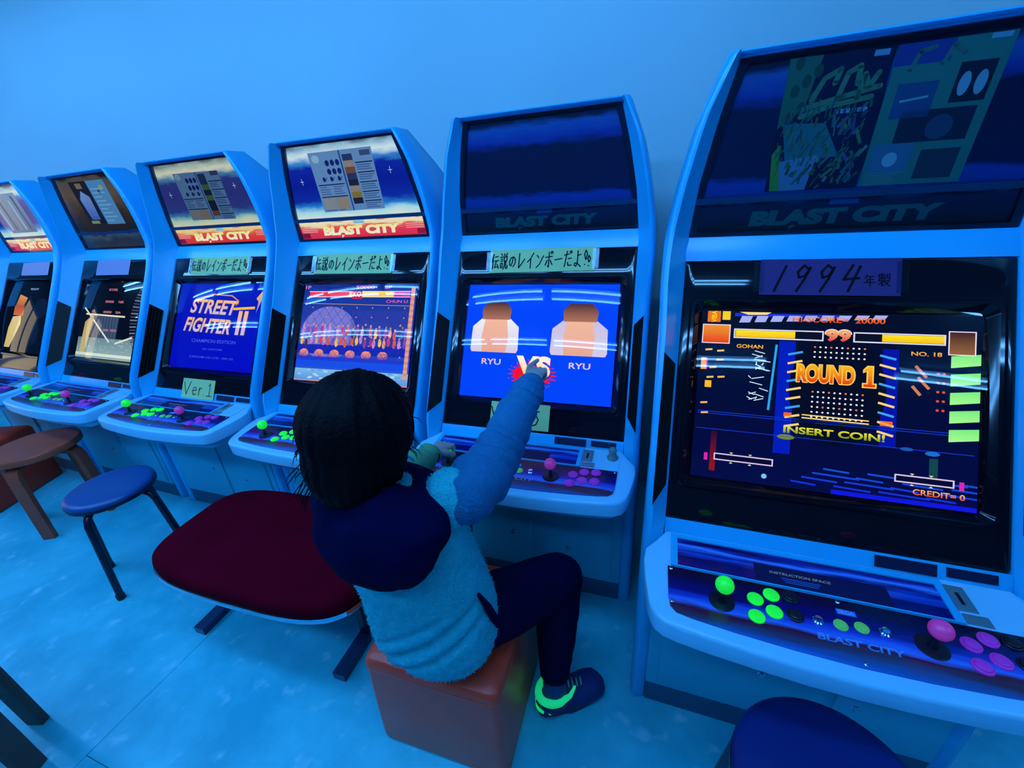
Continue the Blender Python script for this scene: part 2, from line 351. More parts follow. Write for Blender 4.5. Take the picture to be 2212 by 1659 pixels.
# vinyl sheets with open joints; one corner of the joints shows at the lower left of the picture
g = 0.0009
sheets = [(x0, -5.54, y0, y1), (-5.54, -3.71, y0, y1), (-3.71, -1.881, y0, y1)]
for a, b in ((-1.881, -0.05), (-0.05, 1.78), (1.78, x1)): sheets += [(a, b, y0, -1.007), (a, b, -1.007, y1)]
for a, b, c, d in sheets: link('vinyl_sheet', boxm(a + g, b - g, c + g, d - g, -0.004, 0.0), FLOOR, fl)
structure(link('ceiling', boxm(x0 - .1, x1 + .1, y0 - .1, y1 + .1, H, H + 0.1), CEIL))
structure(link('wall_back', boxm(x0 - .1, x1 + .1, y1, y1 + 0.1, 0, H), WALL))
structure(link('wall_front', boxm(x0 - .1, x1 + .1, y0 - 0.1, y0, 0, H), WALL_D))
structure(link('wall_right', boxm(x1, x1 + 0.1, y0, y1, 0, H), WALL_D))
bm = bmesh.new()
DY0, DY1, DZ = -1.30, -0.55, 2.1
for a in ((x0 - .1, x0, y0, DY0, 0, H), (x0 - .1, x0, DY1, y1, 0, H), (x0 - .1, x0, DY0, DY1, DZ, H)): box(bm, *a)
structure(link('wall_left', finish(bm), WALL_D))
dr = structure(link('door_1', boxm(x0 - 0.06, x0 - 0.045, DY0 + .06, DY1 - .06, 0.06, DZ - .06), mat('door_glass_warm', (0.8, 0.6, 0.4), 0.4, emis=DOOR_COL, estr=DOOR_STR)))
DFR = mat('door_frame_paint', (0.3, 0.5, 0.6), 0.5)
for a in ((DY0, DY0 + .06, 0, DZ), (DY1 - .06, DY1, 0, DZ), ((DY0 + DY1) / 2 - .03, (DY0 + DY1) / 2 + .03, 0.06, DZ - .06)):
    link('door_stile', boxm(x0 - 0.075, x0 - 0.02, a[0], a[1], a[2], a[3], 0.004), DFR, dr)
for a in ((0, .06), (DZ - .06, DZ)):
    link('door_rail', boxm(x0 - 0.075, x0 - 0.02, DY0 + .06, DY1 - .06, a[0], a[1], 0.004), DFR, dr)

# ceiling lamps: twin blue tubes, the lines mirrored in the screens
LAMP_BODY = mat('lamp_housing', (0.5, 0.6, 0.7), 0.5)
TUBE = mat('blue_fluorescent_tube', (0.5, 0.6, 0.9), 0.4, emis=TUBE_COL, estr=TUBE_STR)
hm = boxm(-0.61, 0.61, -0.10, 0.10, -0.03, 0.0, 0.008)
bm = bmesh.new(); tube(bm, [(-0.585, 0, 0), (0.585, 0, 0)], 0.0145, 10, False); tm = finish(bm)
bm = bmesh.new(); box(bm, -0.012, 0.012, -0.018, 0.018, -0.02, 0.05); sm = finish(bm, bevel=0.004)
for ry in (-0.90, -1.96):
    for lx in (-5.68, -4.38, -3.08, -1.78, -0.48, 2.12):
        t = thing('ceiling_lamp', 'twin tube blue fluorescent ceiling lamp, seen only mirrored in the screens', 'lamp', (lx, ry, H), 0, 'blue fluorescent ceiling lamps')
        link('housing', hm, LAMP_BODY, t)
        for s in (-1, 1):
            tb = link('tube', tm, TUBE, t, (0, s * 0.07, -0.062))
            for e in (-1, 1): link('socket', sm, LAMP_BODY, tb, (e * 0.596, 0, 0))

# ------------------------------------------------------------------ arcade cabinet
BZ_LOC, BZ_ROT = (0, -0.163, 0.9545), (math.atan2(0.565, 0.326), 0, 0)        # screen plane, leaning back
MQ_LOC, MQ_ROT = (0, 0.033, 1.295), (math.atan2(0.358, -0.043), 0, 0)         # header plane, nearly upright
T_XO = [(0, .378), (.6, .378), (.7, .375), (1.1, .379), (1.2, .383), (1.25, .383), (1.312, .379), (1.42, .361), (1.55, .332), (1.662, .286)]
T_F = [(0, -.382), (.62, -.382), (.70, -.368), (.731, -.357), (1.059, -.176), (1.15, -.127), (1.2, -.102), (1.25, -.078), (1.317, -.052), (1.45, -.045), (1.55, -.048), (1.662, -.056)]
T_XI = [(0, .335), (.6, .335), (.66, .326), (1.25, .325), (1.295, .322), (1.42, .310), (1.55, .285), (1.662, .256)]
T_G = [(0, -.376), (.62, -.376), (.66, -.345), (.70, -.315), (1.237, -.005), (1.295, .026), (1.662, -.018)]
T_B = [(0, .30), (1.3, .30), (1.42, .28), (1.477, .245), (1.56, .15), (1.662, .048)]
def cp_top(y): return 0.648 + 0.0364 * (y + 0.345)
def side_mesh(s):
    bm = bmesh.new(); rings = []
    for z in (0.004, .3, .6, .64, .67, .70, .74, .8, .88, .96, 1.04, 1.1, 1.15, 1.2, 1.235, 1.26, 1.295, 1.33, 1.37, 1.42, 1.48, 1.52, 1.56, 1.61, 1.655, 1.664):
        k = 0.004 if z > 1.66 else 0
        xo, F, xi, G, B = (interp(t, z) for t in (T_XO, T_F, T_XI, T_G, T_B))
        xo -= k; F += k
        rings.append([(s * x, y, z) for x, y in ((xo - .012, B), (xo, B - .012), (xo, F + .026), (xo - .0035, F + .010), (xo - .010, F + .002), (xo - .018, F), (xi + .003, G), (xi, G + .004), (xi, B))])
    loft(bm, rings); return finish(bm, ang=50)
def wing_y(x, z):
    xo, F, xi, G = (interp(t, z) for t in (T_XO, T_F, T_XI, T_G)); xo -= .018
    return G + (F - G) * (x - xi) / (xo - xi)
def grille_mesh(s):
    bm = bmesh.new(); rings = []; n = 10
    for k in range(n + 1):
        f = k / n; row = []
        for j in range(3):
            g = j / 2.0; x = .3315 + (.3605 - .3315) * g
            lo = .749 + (.731 - .749) * g; hi = 1.010 + (1.052 - 1.010) * g
            z = lo + (hi - lo) * f; row.append((s * x, wing_y(x, z) - .0022, z))
        rings.append(row)
    loft(bm, rings, closed=False)
    r = bmesh.ops.solidify(bm, geom=bm.faces[:], thickness=0.0018); return finish(bm)
def back_mesh():
    bm = bmesh.new(); rings = []
    for y, z in ((-.03, 1.655), (.046, 1.655), (.15, 1.556), (.245, 1.472), (.28, 1.415), (.298, 1.3), (.298, 0.05), (.05, 0.05), (.05, 1.2)):
        xo = interp(T_XO, z) - .012; rings.append([(-xo, y, z), (xo, y, z)])
    vs = [[bm.verts.new(p) for p in r] for r in rings]
    for a, b in zip(vs, vs[1:]): bm.faces.new((a[0], a[1], b[1], b[0]))
    bmesh.ops.solidify(bm, geom=bm.faces[:], thickness=0.006); return finish(bm)
def strip_mesh(y0_, z0_, y1_, z1_, hx, th=0.012):
    """a bar across the cabinet front between two profile points"""
    bm = bmesh.new(); d = Vector((0, y1_ - y0_, z1_ - z0_)); n = Vector((0, -d.z, d.y)).normalized()
    if n.y > 0: n = -n
    pr = [(y0_, z0_), (y0_ + d.y * .5 + n.y * .002, z0_ + d.z * .5 + n.z * .002), (y1_, z1_), (y1_ - n.y * th, z1_ - n.z * th), (y0_ - n.y * th, z0_ - n.z * th)]
    loft(bm, [[(x, y, z) for y, z in pr] for x in (-hx, hx)]); return finish(bm)
def bezel_mesh():
    bm = bmesh.new(); rings = []
    for hx, v0, v1, n, r in ((.3235, -.326, .326, -.010, .006), (.3235, -.326, .326, .0, .008), (.318, -.321, .321, .003, .010), (.306, -.248, .232, .0015, .016), (.303, -.245, .229, .006, .018), (.296, -.238, .222, .006, .02), (.2815, -.2235, .2065, -.011, .012), (.279, -.221, .204, -.014, .010)):
        rings.append([(a, b, n) for a, b in rrect(hx, v0, v1, r, 5)])
    loft(bm, rings, True, False, False); return finish(bm, ang=28)
def crt_glass_mesh(R=2.2):
    bm = bmesh.new(); nu, nv = 28, 22; hu, v0, v1 = .282, -.224, .207; vc = -.0085; rows = []
    for j in range(nv + 1):
        v = v0 + (v1 - v0) * j / nv
        rows.append([(u, v, 0.016 - ((u * u) + (v - vc) ** 2) / (2 * R)) for u in [-hu + 2 * hu * i / nu for i in range(nu + 1)]])
    loft(bm, rows, closed=False); return finish(bm, ang=80)
T_MX = [(0, .3215), (.07, .317), (.13, .309), (.26, .284), (.362, .2545)]
def header_sheet(inset=0.0, v0=0.004, v1=0.358, off=0.0, th=0.0):
    bm = bmesh.new(); rows = []
    for j in range(15):
        v = v0 + (v1 - v0) * j / 14; h = interp(T_MX, v) - inset; rows.append([(h * (2 * i / 8 - 1), v, off) for i in range(9)])
    loft(bm, rows, closed=False)
    if th: bmesh.ops.solidify(bm, geom=bm.faces[:], thickness=th)
    return finish(bm, smooth=False)
def header_gasket():
    bm = bmesh.new()
    out = [(interp(T_MX, v) + .002, v) for v in [.362 * k / 10 for k in range(11)]]
    o = [(x, v) for x, v in out] + [(-x, v) for x, v in reversed(out)]
    vi = [.008 + .346 * k / 10 for k in range(11)]
    inn = [(interp(T_MX, v) - .016, v) for v in vi]; i_ = inn + [(-x, v) for x, v in reversed(inn)]
    loft(bm, [[(x, v, -.010) for x, v in o], [(x, v, .003) for x, v in o], [(x, v, .003) for x, v in i_], [(x, v, -.010) for x, v in i_]], True, False, False); return finish(bm)
HALF = [(.322, -.347), (.345, -.382), (.368, -.415), (.3705, -.45), (.365, -.50), (.357, -.545), (.350, -.567), (.339, -.583), (.322, -.594), (.295, -.600), (.24, -.607), (.16, -.614), (.08, -.619), (0, -.621)]
def plan(ins=0.0):
    pts = [(x, y) for x, y in HALF] + [(-x, y) for x, y in reversed(HALF[:-1])]
    if not ins: return pts
    out = []; n = len(pts)
    for i, p in enumerate(pts):
        a, b = Vector(pts[i - 1]), Vector(pts[(i + 1) % n]); t = (b - a).normalized(); nn = Vector((t.y, -t.x))
        c = Vector((0, -.48)) - Vector(p)
        if nn.dot(c) < 0: nn = -nn
        out.append((p[0] + nn.x * ins, p[1] + nn.y * ins))
    return out
def tray_mesh():
    bm = bmesh.new(); rings = []
    for ins, dz, zz in ((.040, -.0015, None), (.007, 0, None), (.002, -.003, None), (0, -.009, None), (.002, None, .592), (.010, None, .584), (.028, None, .582), (.030, None, .560), (.034, None, .556)):
        rings.append([(x, y, (cp_top(y) + dz) if zz is None else zz) for x, y in plan(ins)])
    loft(bm, rings); return finish(bm, ang=40)
def overlay_mesh():
    half = [(.318, -.457), (.316, -.535), (.312, -.556), (.300, -.568), (.27, -.574), (.2, -.582), (.1, -.589), (0, -.592)]
    o = half + [(-x, y) for x, y in reversed(half[:-1])]
    bm = bmesh.new()
    loft(bm, [[(x, y, cp_top(y) - .002) for x, y in o], [(x, y, cp_top(y) + .0018) for x, y in o]]); return finish(bm)
def slab(u0, u1, y0_, y1_, dz0, dz1, bev=0.0):
    bm = bmesh.new()
    vs = [bm.verts.new((x, y, cp_top(y) + dz)) for dz in (dz0, dz1) for x, y in ((u0, y0_), (u1, y0_), (u1, y1_), (u0, y1_))]
    for f in ((3, 2, 1, 0), (4, 5, 6, 7), (0, 1, 5, 4), (1, 2, 6, 5), (2, 3, 7, 6), (3, 0, 4, 7)): bm.faces.new([vs[i] for i in f])
    return finish(bm, bevel=bev)
def holder_frame():
    bm = bmesh.new(); a = [(-.311, -.454), (.203, -.454), (.203, -.358), (-.311, -.358)]; b = [(-.297, -.451), (.190, -.451), (.190, -.370), (-.297, -.370)]
    loft(bm, [[(x, y, cp_top(y) - .001) for x, y in a], [(x, y, cp_top(y) + .004) for x, y in a], [(x, y, cp_top(y) + .004) for x, y in b], [(x, y, cp_top(y) + .0005) for x, y in b]], True, False, False); return finish(bm)
BUTTON = [(0.0150, 0), (0.0150, .0025), (.0142, .0036), (.0118, .0038), (.0114, .0030), (.0113, .0058), (.0105, .0066), (.004, .0070)]
CM = dict(
    side_l=side_mesh(-1), side_r=side_mesh(1), grille_l=grille_mesh(-1), grille_r=grille_mesh(1), back=back_mesh(),
    strip_mid=strip_mesh(.030, 1.292, -.002, 1.238, .326), strip_low=strip_mesh(-.328, .671, -.3485, .636, .326), strip_top=strip_mesh(-.026, 1.664, -.012, 1.656, .262, .004),
    bezel=bezel_mesh(), glass=crt_glass_mesh(), sheet=header_sheet(0.004, off=-.006), cover=header_sheet(-.001, 0.002, 0.360, 0.0045), gasket=header_gasket(),
    bar=boxm(-.3135, .3135, .076, .090, -.004, .0035, .002), tray=tray_mesh(), overlay=overlay_mesh(), holder=holder_frame(),
    instr=slab(-.297, .190, -.451, -.370, -.001, .0006), clear=slab(-.296, .189, -.450, -.371, .0022, .0030),
    button=lathem(BUTTON, 22, 50), small_button=lathem([(r * .8, z * .8) for r, z in BUTTON], 18, 50),
    ball=None, shaft=None, washer=lathem([(.0245, 0), (.0245, .0015), (.021, .003), (.006, .0032)], 22),
    screw=lathem([(.0042, 0), (.0042, .001), (.0028, .0022), (.0008, .0024)], 10), lock=lathem([(.0095, 0), (.0095, .002), (.007, .004), (.0066, .0075), (.002, .0078)], 16),
    front=boxm(-.336, .336, -.378, -.362, .086, .60, .003), door_l=boxm(-.304, .012, -.384, -.377, .102, .50, .003), door_r=boxm(.107, .305, -.384, -.377, .102, .405, .003),
    kick=boxm(-.334, .334, -.377, -.36, 0.002, .0875), door_top=boxm(.030, .310, -.383, -.377, .425, .53, .003),
    coin=slab(.204, .236, -.424, -.366, -.001, .0035, .001), coin_slot=slab(.2165, .2225, -.41, -.382, .0030, .0040), coin_plate=slab(.207, .246, -.452, -.430, -.001, .003, .001),
    label_a=boxm(.10, .206, -.357, -.333, .0012, .0054), label_b=boxm(.222, .303, -.353, -.334, .0012, .0054),
    side_plate=slab(.206, .318, -.455, -.352, -.0012, .0008))
bm = bmesh.new(); ellip(bm, (0, 0, 0), (.0175, .0175, .0175), n=24, m_=14); CM['ball'] = finish(bm, ang=80)
bm = bmesh.new(); tube(bm, [(0, 0, 0), (0, 0, .012), (0, 0, .036)], [.0085, .0055, .0048], 12, False); CM['shaft'] = finish(bm)
for k, me in CM.items(): me.name = 'cabinet_' + k
P6 = [(.19, -.498), (.2215, -.480), (.2565, -.476), (.187, -.538), (.2205, -.519), (.2565, -.517)]
lettering = {}
def panel_print(name):
    P = Print()
    if name: P.text('BLAST CITY', .012, -.5485, .132, .0135, lin(60, 120, 200), 1, lin(100, 160, 230), .03, .15)
    else: P.rect(-.008, -.491, .024, -.479, lin(60, 120, 220), 1), P.text('SEGA', .008, -.485, .026, .008, lin(150, 190, 250), 2, None, .015)
    me = P.mesh('panel_lettering')
    for v in me.vertices: v.co.z += cp_top(v.co.y) + .0020
    return me
def instr_print():
    P = Print(); P.text('INSTRUCTION SPACE', -.055, -.418, .112, .0065, lin(240, 170, 130), 1, None, .02)
    for k, wd in enumerate((.072, .066, .060)): P.rect(-.055 - wd / 2, -.430 - k * .0046, -.055 + wd / 2, -.4284 - k * .0046, lin(60, 110, 200), 1)
    P.rect(-.14, -.45, .10, -.40, lin(5, 8, 70), 0)
    me = P.mesh('instruction_lettering')
    for v in me.vertices: v.co.z += cp_top(v.co.y) + .0010
    return me
LET_PANEL, LET_BADGE, LET_INSTR = panel_print(True), panel_print(False), instr_print()
def header_lettering(lit):
    P = Print()
    if lit: a, b, c = lin(255, 250, 215), lin(255, 238, 150), lin(150, 215, 230)
    else: a, b, c = (0.010, 0.22, 0.23), (0.012, 0.25, 0.25), (0.01, 0.16, 0.55)
    P.text('BLAST CITY', 0, .036, .372, .036, a, 2, b, .07, .12)
    P.poly([(-.10, .018), (-.085, .018), (-.10, .006)], a, 2)
    P.rect(-.028, .061, .028, .073, c, 1)
    if lit:
        P.text('SEGA', 0, .067, .046, .010, lin(90, 160, 225), 2, None, .015)
        for s in (-1, 1):
            for k in range(3): P.rect(s * .255 - .040, .034 + k * .0075, s * .255 + .040, .0365 + k * .0075, lin(250, 190, 190), 1)
        P.rect(-.31, .010, -.262, .030, lin(120, 20, 70), 0); P.rect(.262, .010, .31, .030, lin(150, 20, 60), 0)
        for u, v in ((-.215, .23), (.20, .245)):
            P.line((u - .009, v), (u + .009, v), .0014, lin(225, 235, 240), 1); P.line((u, v - .012), (u, v + .012), .0014, lin(225, 235, 240), 1)
    return P.mesh('header_lettering', base=-.0055)
HL_ON, HL_OFF = header_lettering(True), header_lettering(False)
HOME = []
def make_cabinet(label, x, y, yaw, picture, header, p1='six', p2='six', lit=True, knob=False):
    t = thing('arcade_cabinet', label, 'arcade cabinet', (x, y, 0), math.radians(yaw), 'arcade cabinets along the back wall')
    HOME.append(t)
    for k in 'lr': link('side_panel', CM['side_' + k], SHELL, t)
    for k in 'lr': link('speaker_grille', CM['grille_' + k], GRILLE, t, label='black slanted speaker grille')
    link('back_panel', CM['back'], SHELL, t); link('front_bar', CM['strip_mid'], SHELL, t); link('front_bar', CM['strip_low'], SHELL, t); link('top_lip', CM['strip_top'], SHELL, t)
    bz = link('screen_bezel', CM['bezel'], BLACK, t, BZ_LOC, BZ_ROT, 'glossy black screen surround')
    pic = link('screen', picture, SCREEN, t, BZ_LOC, BZ_ROT, 'glowing game screen'); link('screen_glass', CM['glass'], GLASS, pic)
    for k in 'ab': link('serial_label', CM['label_' + k], DARKLBL, t, BZ_LOC, BZ_ROT)
    hd = link('header_artwork', CM['sheet'].copy(), header, t, MQ_LOC, MQ_ROT, 'backlit sky artwork' if lit else 'unlit sky artwork')
    if header is not MQ_BROWN: link('header_lettering', HL_ON if lit else HL_OFF, LITPRINT if lit else PRINT, hd)
    link('header_cover', CM['cover'], ACRYL, t, MQ_LOC, MQ_ROT, 'clear acrylic header cover'); link('header_gasket', CM['gasket'], RUBBER, t, MQ_LOC, MQ_ROT); link('header_bar', CM['bar'], ACRYLBAR, t, MQ_LOC, MQ_ROT)
    # control panel
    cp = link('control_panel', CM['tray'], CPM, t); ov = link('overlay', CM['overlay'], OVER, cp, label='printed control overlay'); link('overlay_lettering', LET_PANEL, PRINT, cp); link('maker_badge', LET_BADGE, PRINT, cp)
    link('instruction_holder', CM['holder'], SHELL, cp); ia = link('instruction_card', CM['instr'], INSTR, cp); link('instruction_lettering', LET_INSTR, PRINT, cp)
    link('side_plate', CM['side_plate'], CPM, cp); link('coin_slot_plate', CM['coin'], STEEL, cp); link('coin_slot', CM['coin_slot'], BBLACK, cp); link('price_plate', CM['coin_plate'], STEEL, cp)
    for px, dx, gm, bmat, lay in ((-.214, -.34, GREEN, GREEN, p1), (.126, 0, PINK, PURPLE, p2)):
        j = link('joystick', CM['shaft'], BBLACK, t, (px, -.520, cp_top(-.52) + .002)); link('ball_top', CM['ball'], gm, j, (0, 0, .046)); link('dust_washer', CM['washer'], BBLACK, j)
        for i, (bx, by) in enumerate(P6):
            mm = BBLACK if (lay == 'four' and i in (2, 5)) else bmat
            link('button', CM['button'], mm, t, (bx + dx, by, cp_top(by) + .0016))
    for bx, by in ((-.009, -.516), (.025, -.512)): link('start_button', CM['small_button'], LIME, t, (bx, by, cp_top(by) + .0016))
    for bx, by in ((-.046, -.517), (.061, -.511)): link('key_lock', CM['lock'], CHROME, t, (bx, by, cp_top(by) + .0016))
    for bx, by in ((-.311, -.463), (.311, -.463), (-.309, -.545), (.309, -.545), (0, -.463), (.009, -.584)): link('screw', CM['screw'], CHROME, t, (bx, by, cp_top(by) + .0016))
    if knob: link('bell_knob', lathem([(.017, 0), (.0175, .006), (.013, .010), (.0115, .020), (.0125, .030), (.010, .038), (.004, .041)], 20, 60), mat('worn_knob_plastic', (0.10, 0.22, 0.22), 0.5, bump=.2, bscale=200), t, (.297, -.392, cp_top(-.392)))
    # lower body
    link('lower_front', CM['front'], SHELL2, t); d = link('service_door', CM['door_l'], SHELL2, t); d2 = link('coin_door', CM['door_r'], SHELL2, t); link('cash_door', CM['door_top'], SHELL2, t)
    link('lock', CM['lock'], CHROME, d2, (.148, -.384, .225), (math.pi / 2, 0, 0)); link('lock', CM['lock'], CHROME, d, (-.06, -.384, .26), (math.pi / 2, 0, 0)); link('kick_base', CM['kick'], KICK, t)
    return t
ACRYLBAR = mat('header_bar_tinted', (0.03, 0.14, 0.32), 0.2)

# ------------------------------------------------------------------ what the screens show (lit lettering, bars, scenery and painted-in warm reflections; no figures)
S = lin
def bg(col, col2=None):
    P = Print(); P.rect(-.276, -.218, .276, .201, col, 0, col2); return P
def screen_round():
    P = bg(S(4, 10, 70), S(4, 14, 40))
    # hall ceiling lights and windows
    P.rect(-.20, .188, .02, .196, S(30, 50, 220), 1)
    for k in range(9): P.poly([(-.190 + k * .034, .172 + k * .0018), (-.166 + k * .034, .173 + k * .0018), (-.160 + k * .034, .189 + k * .001), (-.184 + k * .034, .189 + k * .001)], S(170, 180, 245), 2)
    P.poly([(-.19, .199), (-.12, .199), (-.13, .193), (-.17, .192)], S(255, 225, 140), 3)
    P.rect(-.262, .172, -.232, .200, S(235, 120, 20), 2); P.text('VIBA', -.247, .186, .030, .012, S(255, 220, 40), 3, None, .02, 0, math.pi / 2)
    P.rect(-.228, .178, -.21, .2, S(250, 210, 40), 2)
    P.rect(-.10, -.14, -.065, .13, S(4, 30, 190), 1); P.rect(.105, -.10, .135, .12, S(6, 20, 170), 1)
    for k in range(22):
        f = random.random(); P.line((-.165 + random.random() * .045, -.02 + f * .14), (-.160 + random.random() * .045, -.026 + f * .14), .002, S(210, 240, 255), 2)
    P.line((-.115, -.04), (-.105, .12), .005, S(40, 170, 235), 2)
    # round hall with rows of bulbs
    P.ell(.02, .02, .095, .13, S(5, 12, 38), 2, 24)
    for r in range(15):
        for c in range(10):
            u, v = -.026 + c * .0108, .118 - r * .0118
            if .02 < v < .085 and r not in (0,): continue
            P.ell(u, v, .0024, .0022, S(245, 240, 250) if (r * 7 + c * 3) % 9 else S(255, 120, 80), 3, 6)
    for s in (-1, 1):
        for k in range(9):
            v = .105 - k * .0215; col = S(255, 215, 130) if k % 3 else S(60, 165, 240)
            P.line((.025 + s * .075, v - s * 0), (.025 + s * .105, v - .008), .005, col, 3)
    for k in range(5): P.poly([(.226, .11 - k * .040), (.276, .116 - k * .040), (.276, .092 - k * .040), (.226, .084 - k * .040)], S(170, 255, 150), 3, S(120, 240, 130))
    for a, b in (((.165, .085), (.185, .06)), ((.17, .06), (.19, .035)), ((.16, .04), (.175, .02))): P.line(a, b, .006, S(210, 130, 90), 3)
    for k in range(5):
        for c in range(2): P.ell(.205 + c * .010, .07 - k * .02, .003, .003, S(230, 80, 50), 3, 6)
    for u, v in ((-.262, .10), (-.235, .098), (-.255, .03), (-.23, .032), (-.265, -.035), (-.262, -.06), (-.235, .075), (-.25, .055)): P.line((u, v), (u + .016, v + .002), .0045, S(250, 190, 110), 3)
    P.rect(-.258, .005, -.243, .022, S(255, 190, 40), 3); P.rect(-.27, .05, -.258, .08, S(250, 170, 40), 2); P.rect(-.258, .05, -.255, .08, S(190, 40, 230), 2)
    for v in (-.055, -.06, -.098): P.line((-.27, v), (.27, v - .002), .0016, S(20, 60, 210), 2)
    P.line((-.045, -.044), (.085, -.046), .0028, S(255, 215, 120), 3); P.line((-.045, -.051), (.085, -.053), .0028, S(255, 225, 150), 3)
    P.rect(-.082, -.052, -.066, -.042, S(240, 110, 20), 3); P.rect(.105, -.054, .128, -.043, S(240, 110, 20), 3)
    for k in range(16):
        u = -.06 + k * .021; P.line((u, -.20 + (k % 4) * .012), (u + .05 + (k % 3) * .02, -.203 + (k % 4) * .012), .004, S(20, 50 + 10 * (k % 4), 220), 2)
    P.rect(.02, -.218, .276, -.208, S(15, 25, 225), 2)
    P.rect(-.235, -.20, -.222, -.10, S(150, 20, 20), 2, S(20, 10, 60)); P.ell(-.075, -.10, .018, .006, S(120, 140, 30), 2); P.ell(.20, -.105, .013, .005, S(30, 110, 210), 2); P.ell(.155, -.10, .012, .004, S(30, 90, 170), 2); P.rect(.195, -.16, .21, -.115, S(20, 70, 80), 2)
    P.ell(-.115, -.198, .006, .006, S(120, 200, 255), 3, 8)
    # score, bars and lettering
    P.text('HI-SCORE=  20000', .016, .1835, .182, .0135, S(235, 60, 20), 5, S(255, 140, 60), .02)
    for u0, u1, f0, f1 in ((-.200, -.010, -.198, -.067), (.048, .216, .100, .214)):
        P.rect(u0, .1325, u1, .1565, S(225, 225, 250), 4); P.rect(u0 + .003, .1355, u1 - .003, .1535, S(10, 16, 40), 5); P.rect(f0 + .002, .1362, f1 - .001, .1528, S(255, 200, 20), 6, S(255, 230, 40))
    P.text('99', .0185, .1465, .050, .0285, S(230, 40, 60), 6, S(255, 190, 120), .04); P.text('99', .0185, .1465, .054, .032, S(255, 230, 245), 5, None, .08)
    for u0, u1, v0, v1 in ((-.272, -.208, .117, .166), (.220, .267, .112, .165)):
        P.frame(u0, v0, u1, v1, .0022, S(240, 225, 245), 6)
    P.rect(-.270, .119, -.210, .164, S(235, 60, 20), 5, S(240, 150, 50)); P.rect(.222, .114, .265, .163, S(150, 100, 60), 5, S(60, 30, 40))
    P.text('GOHAN', -.163, .1125, .058, .0095, S(250, 130, 30), 6, S(255, 210, 80), .02); P.text('NO. 18', .183, .112, .054, .0095, S(250, 130, 40), 6, S(255, 200, 90), .02)
    P.text('ROUND', -.003, .0545, .112, .042, S(235, 40, 10), 8, S(255, 190, 30), .04); P.text('ROUND', -.003, .0545, .118, .047, S(255, 205, 90), 7, None, .09)
    for g_, c1, c2, ly in ((.0028, S(255, 205, 90), None, 7), (0, S(235, 40, 10), S(255, 190, 30), 8)):
        P.poly([(.071 - g_, .031 - g_), (.093 + g_, .031 - g_), (.093 + g_, .037 + g_), (.087 + g_, .037 + g_), (.087 + g_, .077 + g_), (.080 - g_, .077 + g_), (.072 - g_, .070), (.072 - g_, .065 - g_), (.079 - g_, .068 - g_), (.079 - g_, .037 + g_), (.071 - g_, .037 + g_)], c1, ly, c2)
    P.text('INSERT COIN!', .017, -.082, .196, .0165, S(120, 150, 10), 8, S(245, 235, 60), .03)
    for u0, u1 in ((-.226, -.098), (.135, .238)):
        P.frame(u0, -.173, u1, -.156, .0028, S(225, 205, 245), 6); P.rect(u0 + .003, -.170, u1 - .003, -.159, S(8, 10, 50), 5)
        for f in (.3, .62):
            u = u0 + (u1 - u0) * f
            P.poly([(u - .004, -.1515), (u + .004, -.1515), (u, -.1555)], S(225, 220, 150), 6); P.poly([(u - .004, -.178), (u + .004, -.178), (u, -.174)], S(225, 220, 150), 6)
    P.rect(-.248, -.176, -.240, -.158, S(220, 40, 180), 6); P.rect(.246, -.176, .254, -.158, S(220, 40, 180), 6)
    P.text('CREDIT= 0', .212, -.190, .088, .0125, S(235, 70, 30), 6, S(255, 190, 120), .02)
    return P.mesh('screen_round', base=-.0125, clip=(-.276, -.218, .276, .201))
def screen_vs():
    P = bg(S(2, 70, 255))
    # plain tiles where the two portraits sit
    for u0, u1, v0, v1, hi in ((-.250, -.066, -.052, .138, S(244, 242, 250)), (.052, .250, -.052, .135, S(206, 196, 232))):
        m_, wd, ht = (u0 + u1) / 2, (u1 - u0) / 2, v1 - v0
        P.poly([(m_ + a * wd, v0 + b * ht) for a, b in ((-.94, 0), (.94, 0), (1, .06), (.97, .50), (.60, .66), (-.60, .66), (-.97, .50), (-1, .06))], S(214, 205, 236), 1, hi)
        P.poly([(m_ + a * wd, v0 + b * ht) for a, b in ((-.50, 0), (.50, 0), (.56, .30), (.44, .72), (-.44, .72), (-.56, .30))], S(236, 170, 150), 2, S(246, 190, 160))
        P.poly([(m_ + a * wd, v0 + b * ht) for a, b in ((-.58, .64), (.58, .64), (.62, .84), (.40, .98), (-.40, .98), (-.62, .84))], S(176, 116, 96), 3, S(74, 40, 46))
    for u in (-.1625, .161): P.text('RYU', u, -.087, .074, .0215, S(190, 205, 250), 5, S(255, 190, 195), .02)
    n = 22; pts = []
    for i in range(n * 2):
        a = math.pi * i / n; k = (1.0 + .22 * random.random()) if i % 2 == 0 else .80
        pts.append((-.006 + .078 * k * math.cos(a), -.127 + .046 * k * math.sin(a)))
    P.poly(pts, S(250, 15, 50), 2)
    for i in range(14):
        a = random.random() * 6.28; P.ell(-.006 + .088 * math.cos(a), -.127 + .054 * math.sin(a), .0025, .0018, S(250, 30, 60), 2, 6)
    P.text('VS', .002, -.103, .128, .078, S(110, 20, 200), 3, None, .06, 0); P.text('VS', -.003, -.098, .128, .078, S(250, 215, 110), 4, S(255, 250, 245), .06, 0)
    return P.mesh('screen_vs', base=-.0125, clip=(-.276, -.218, .276, .201))
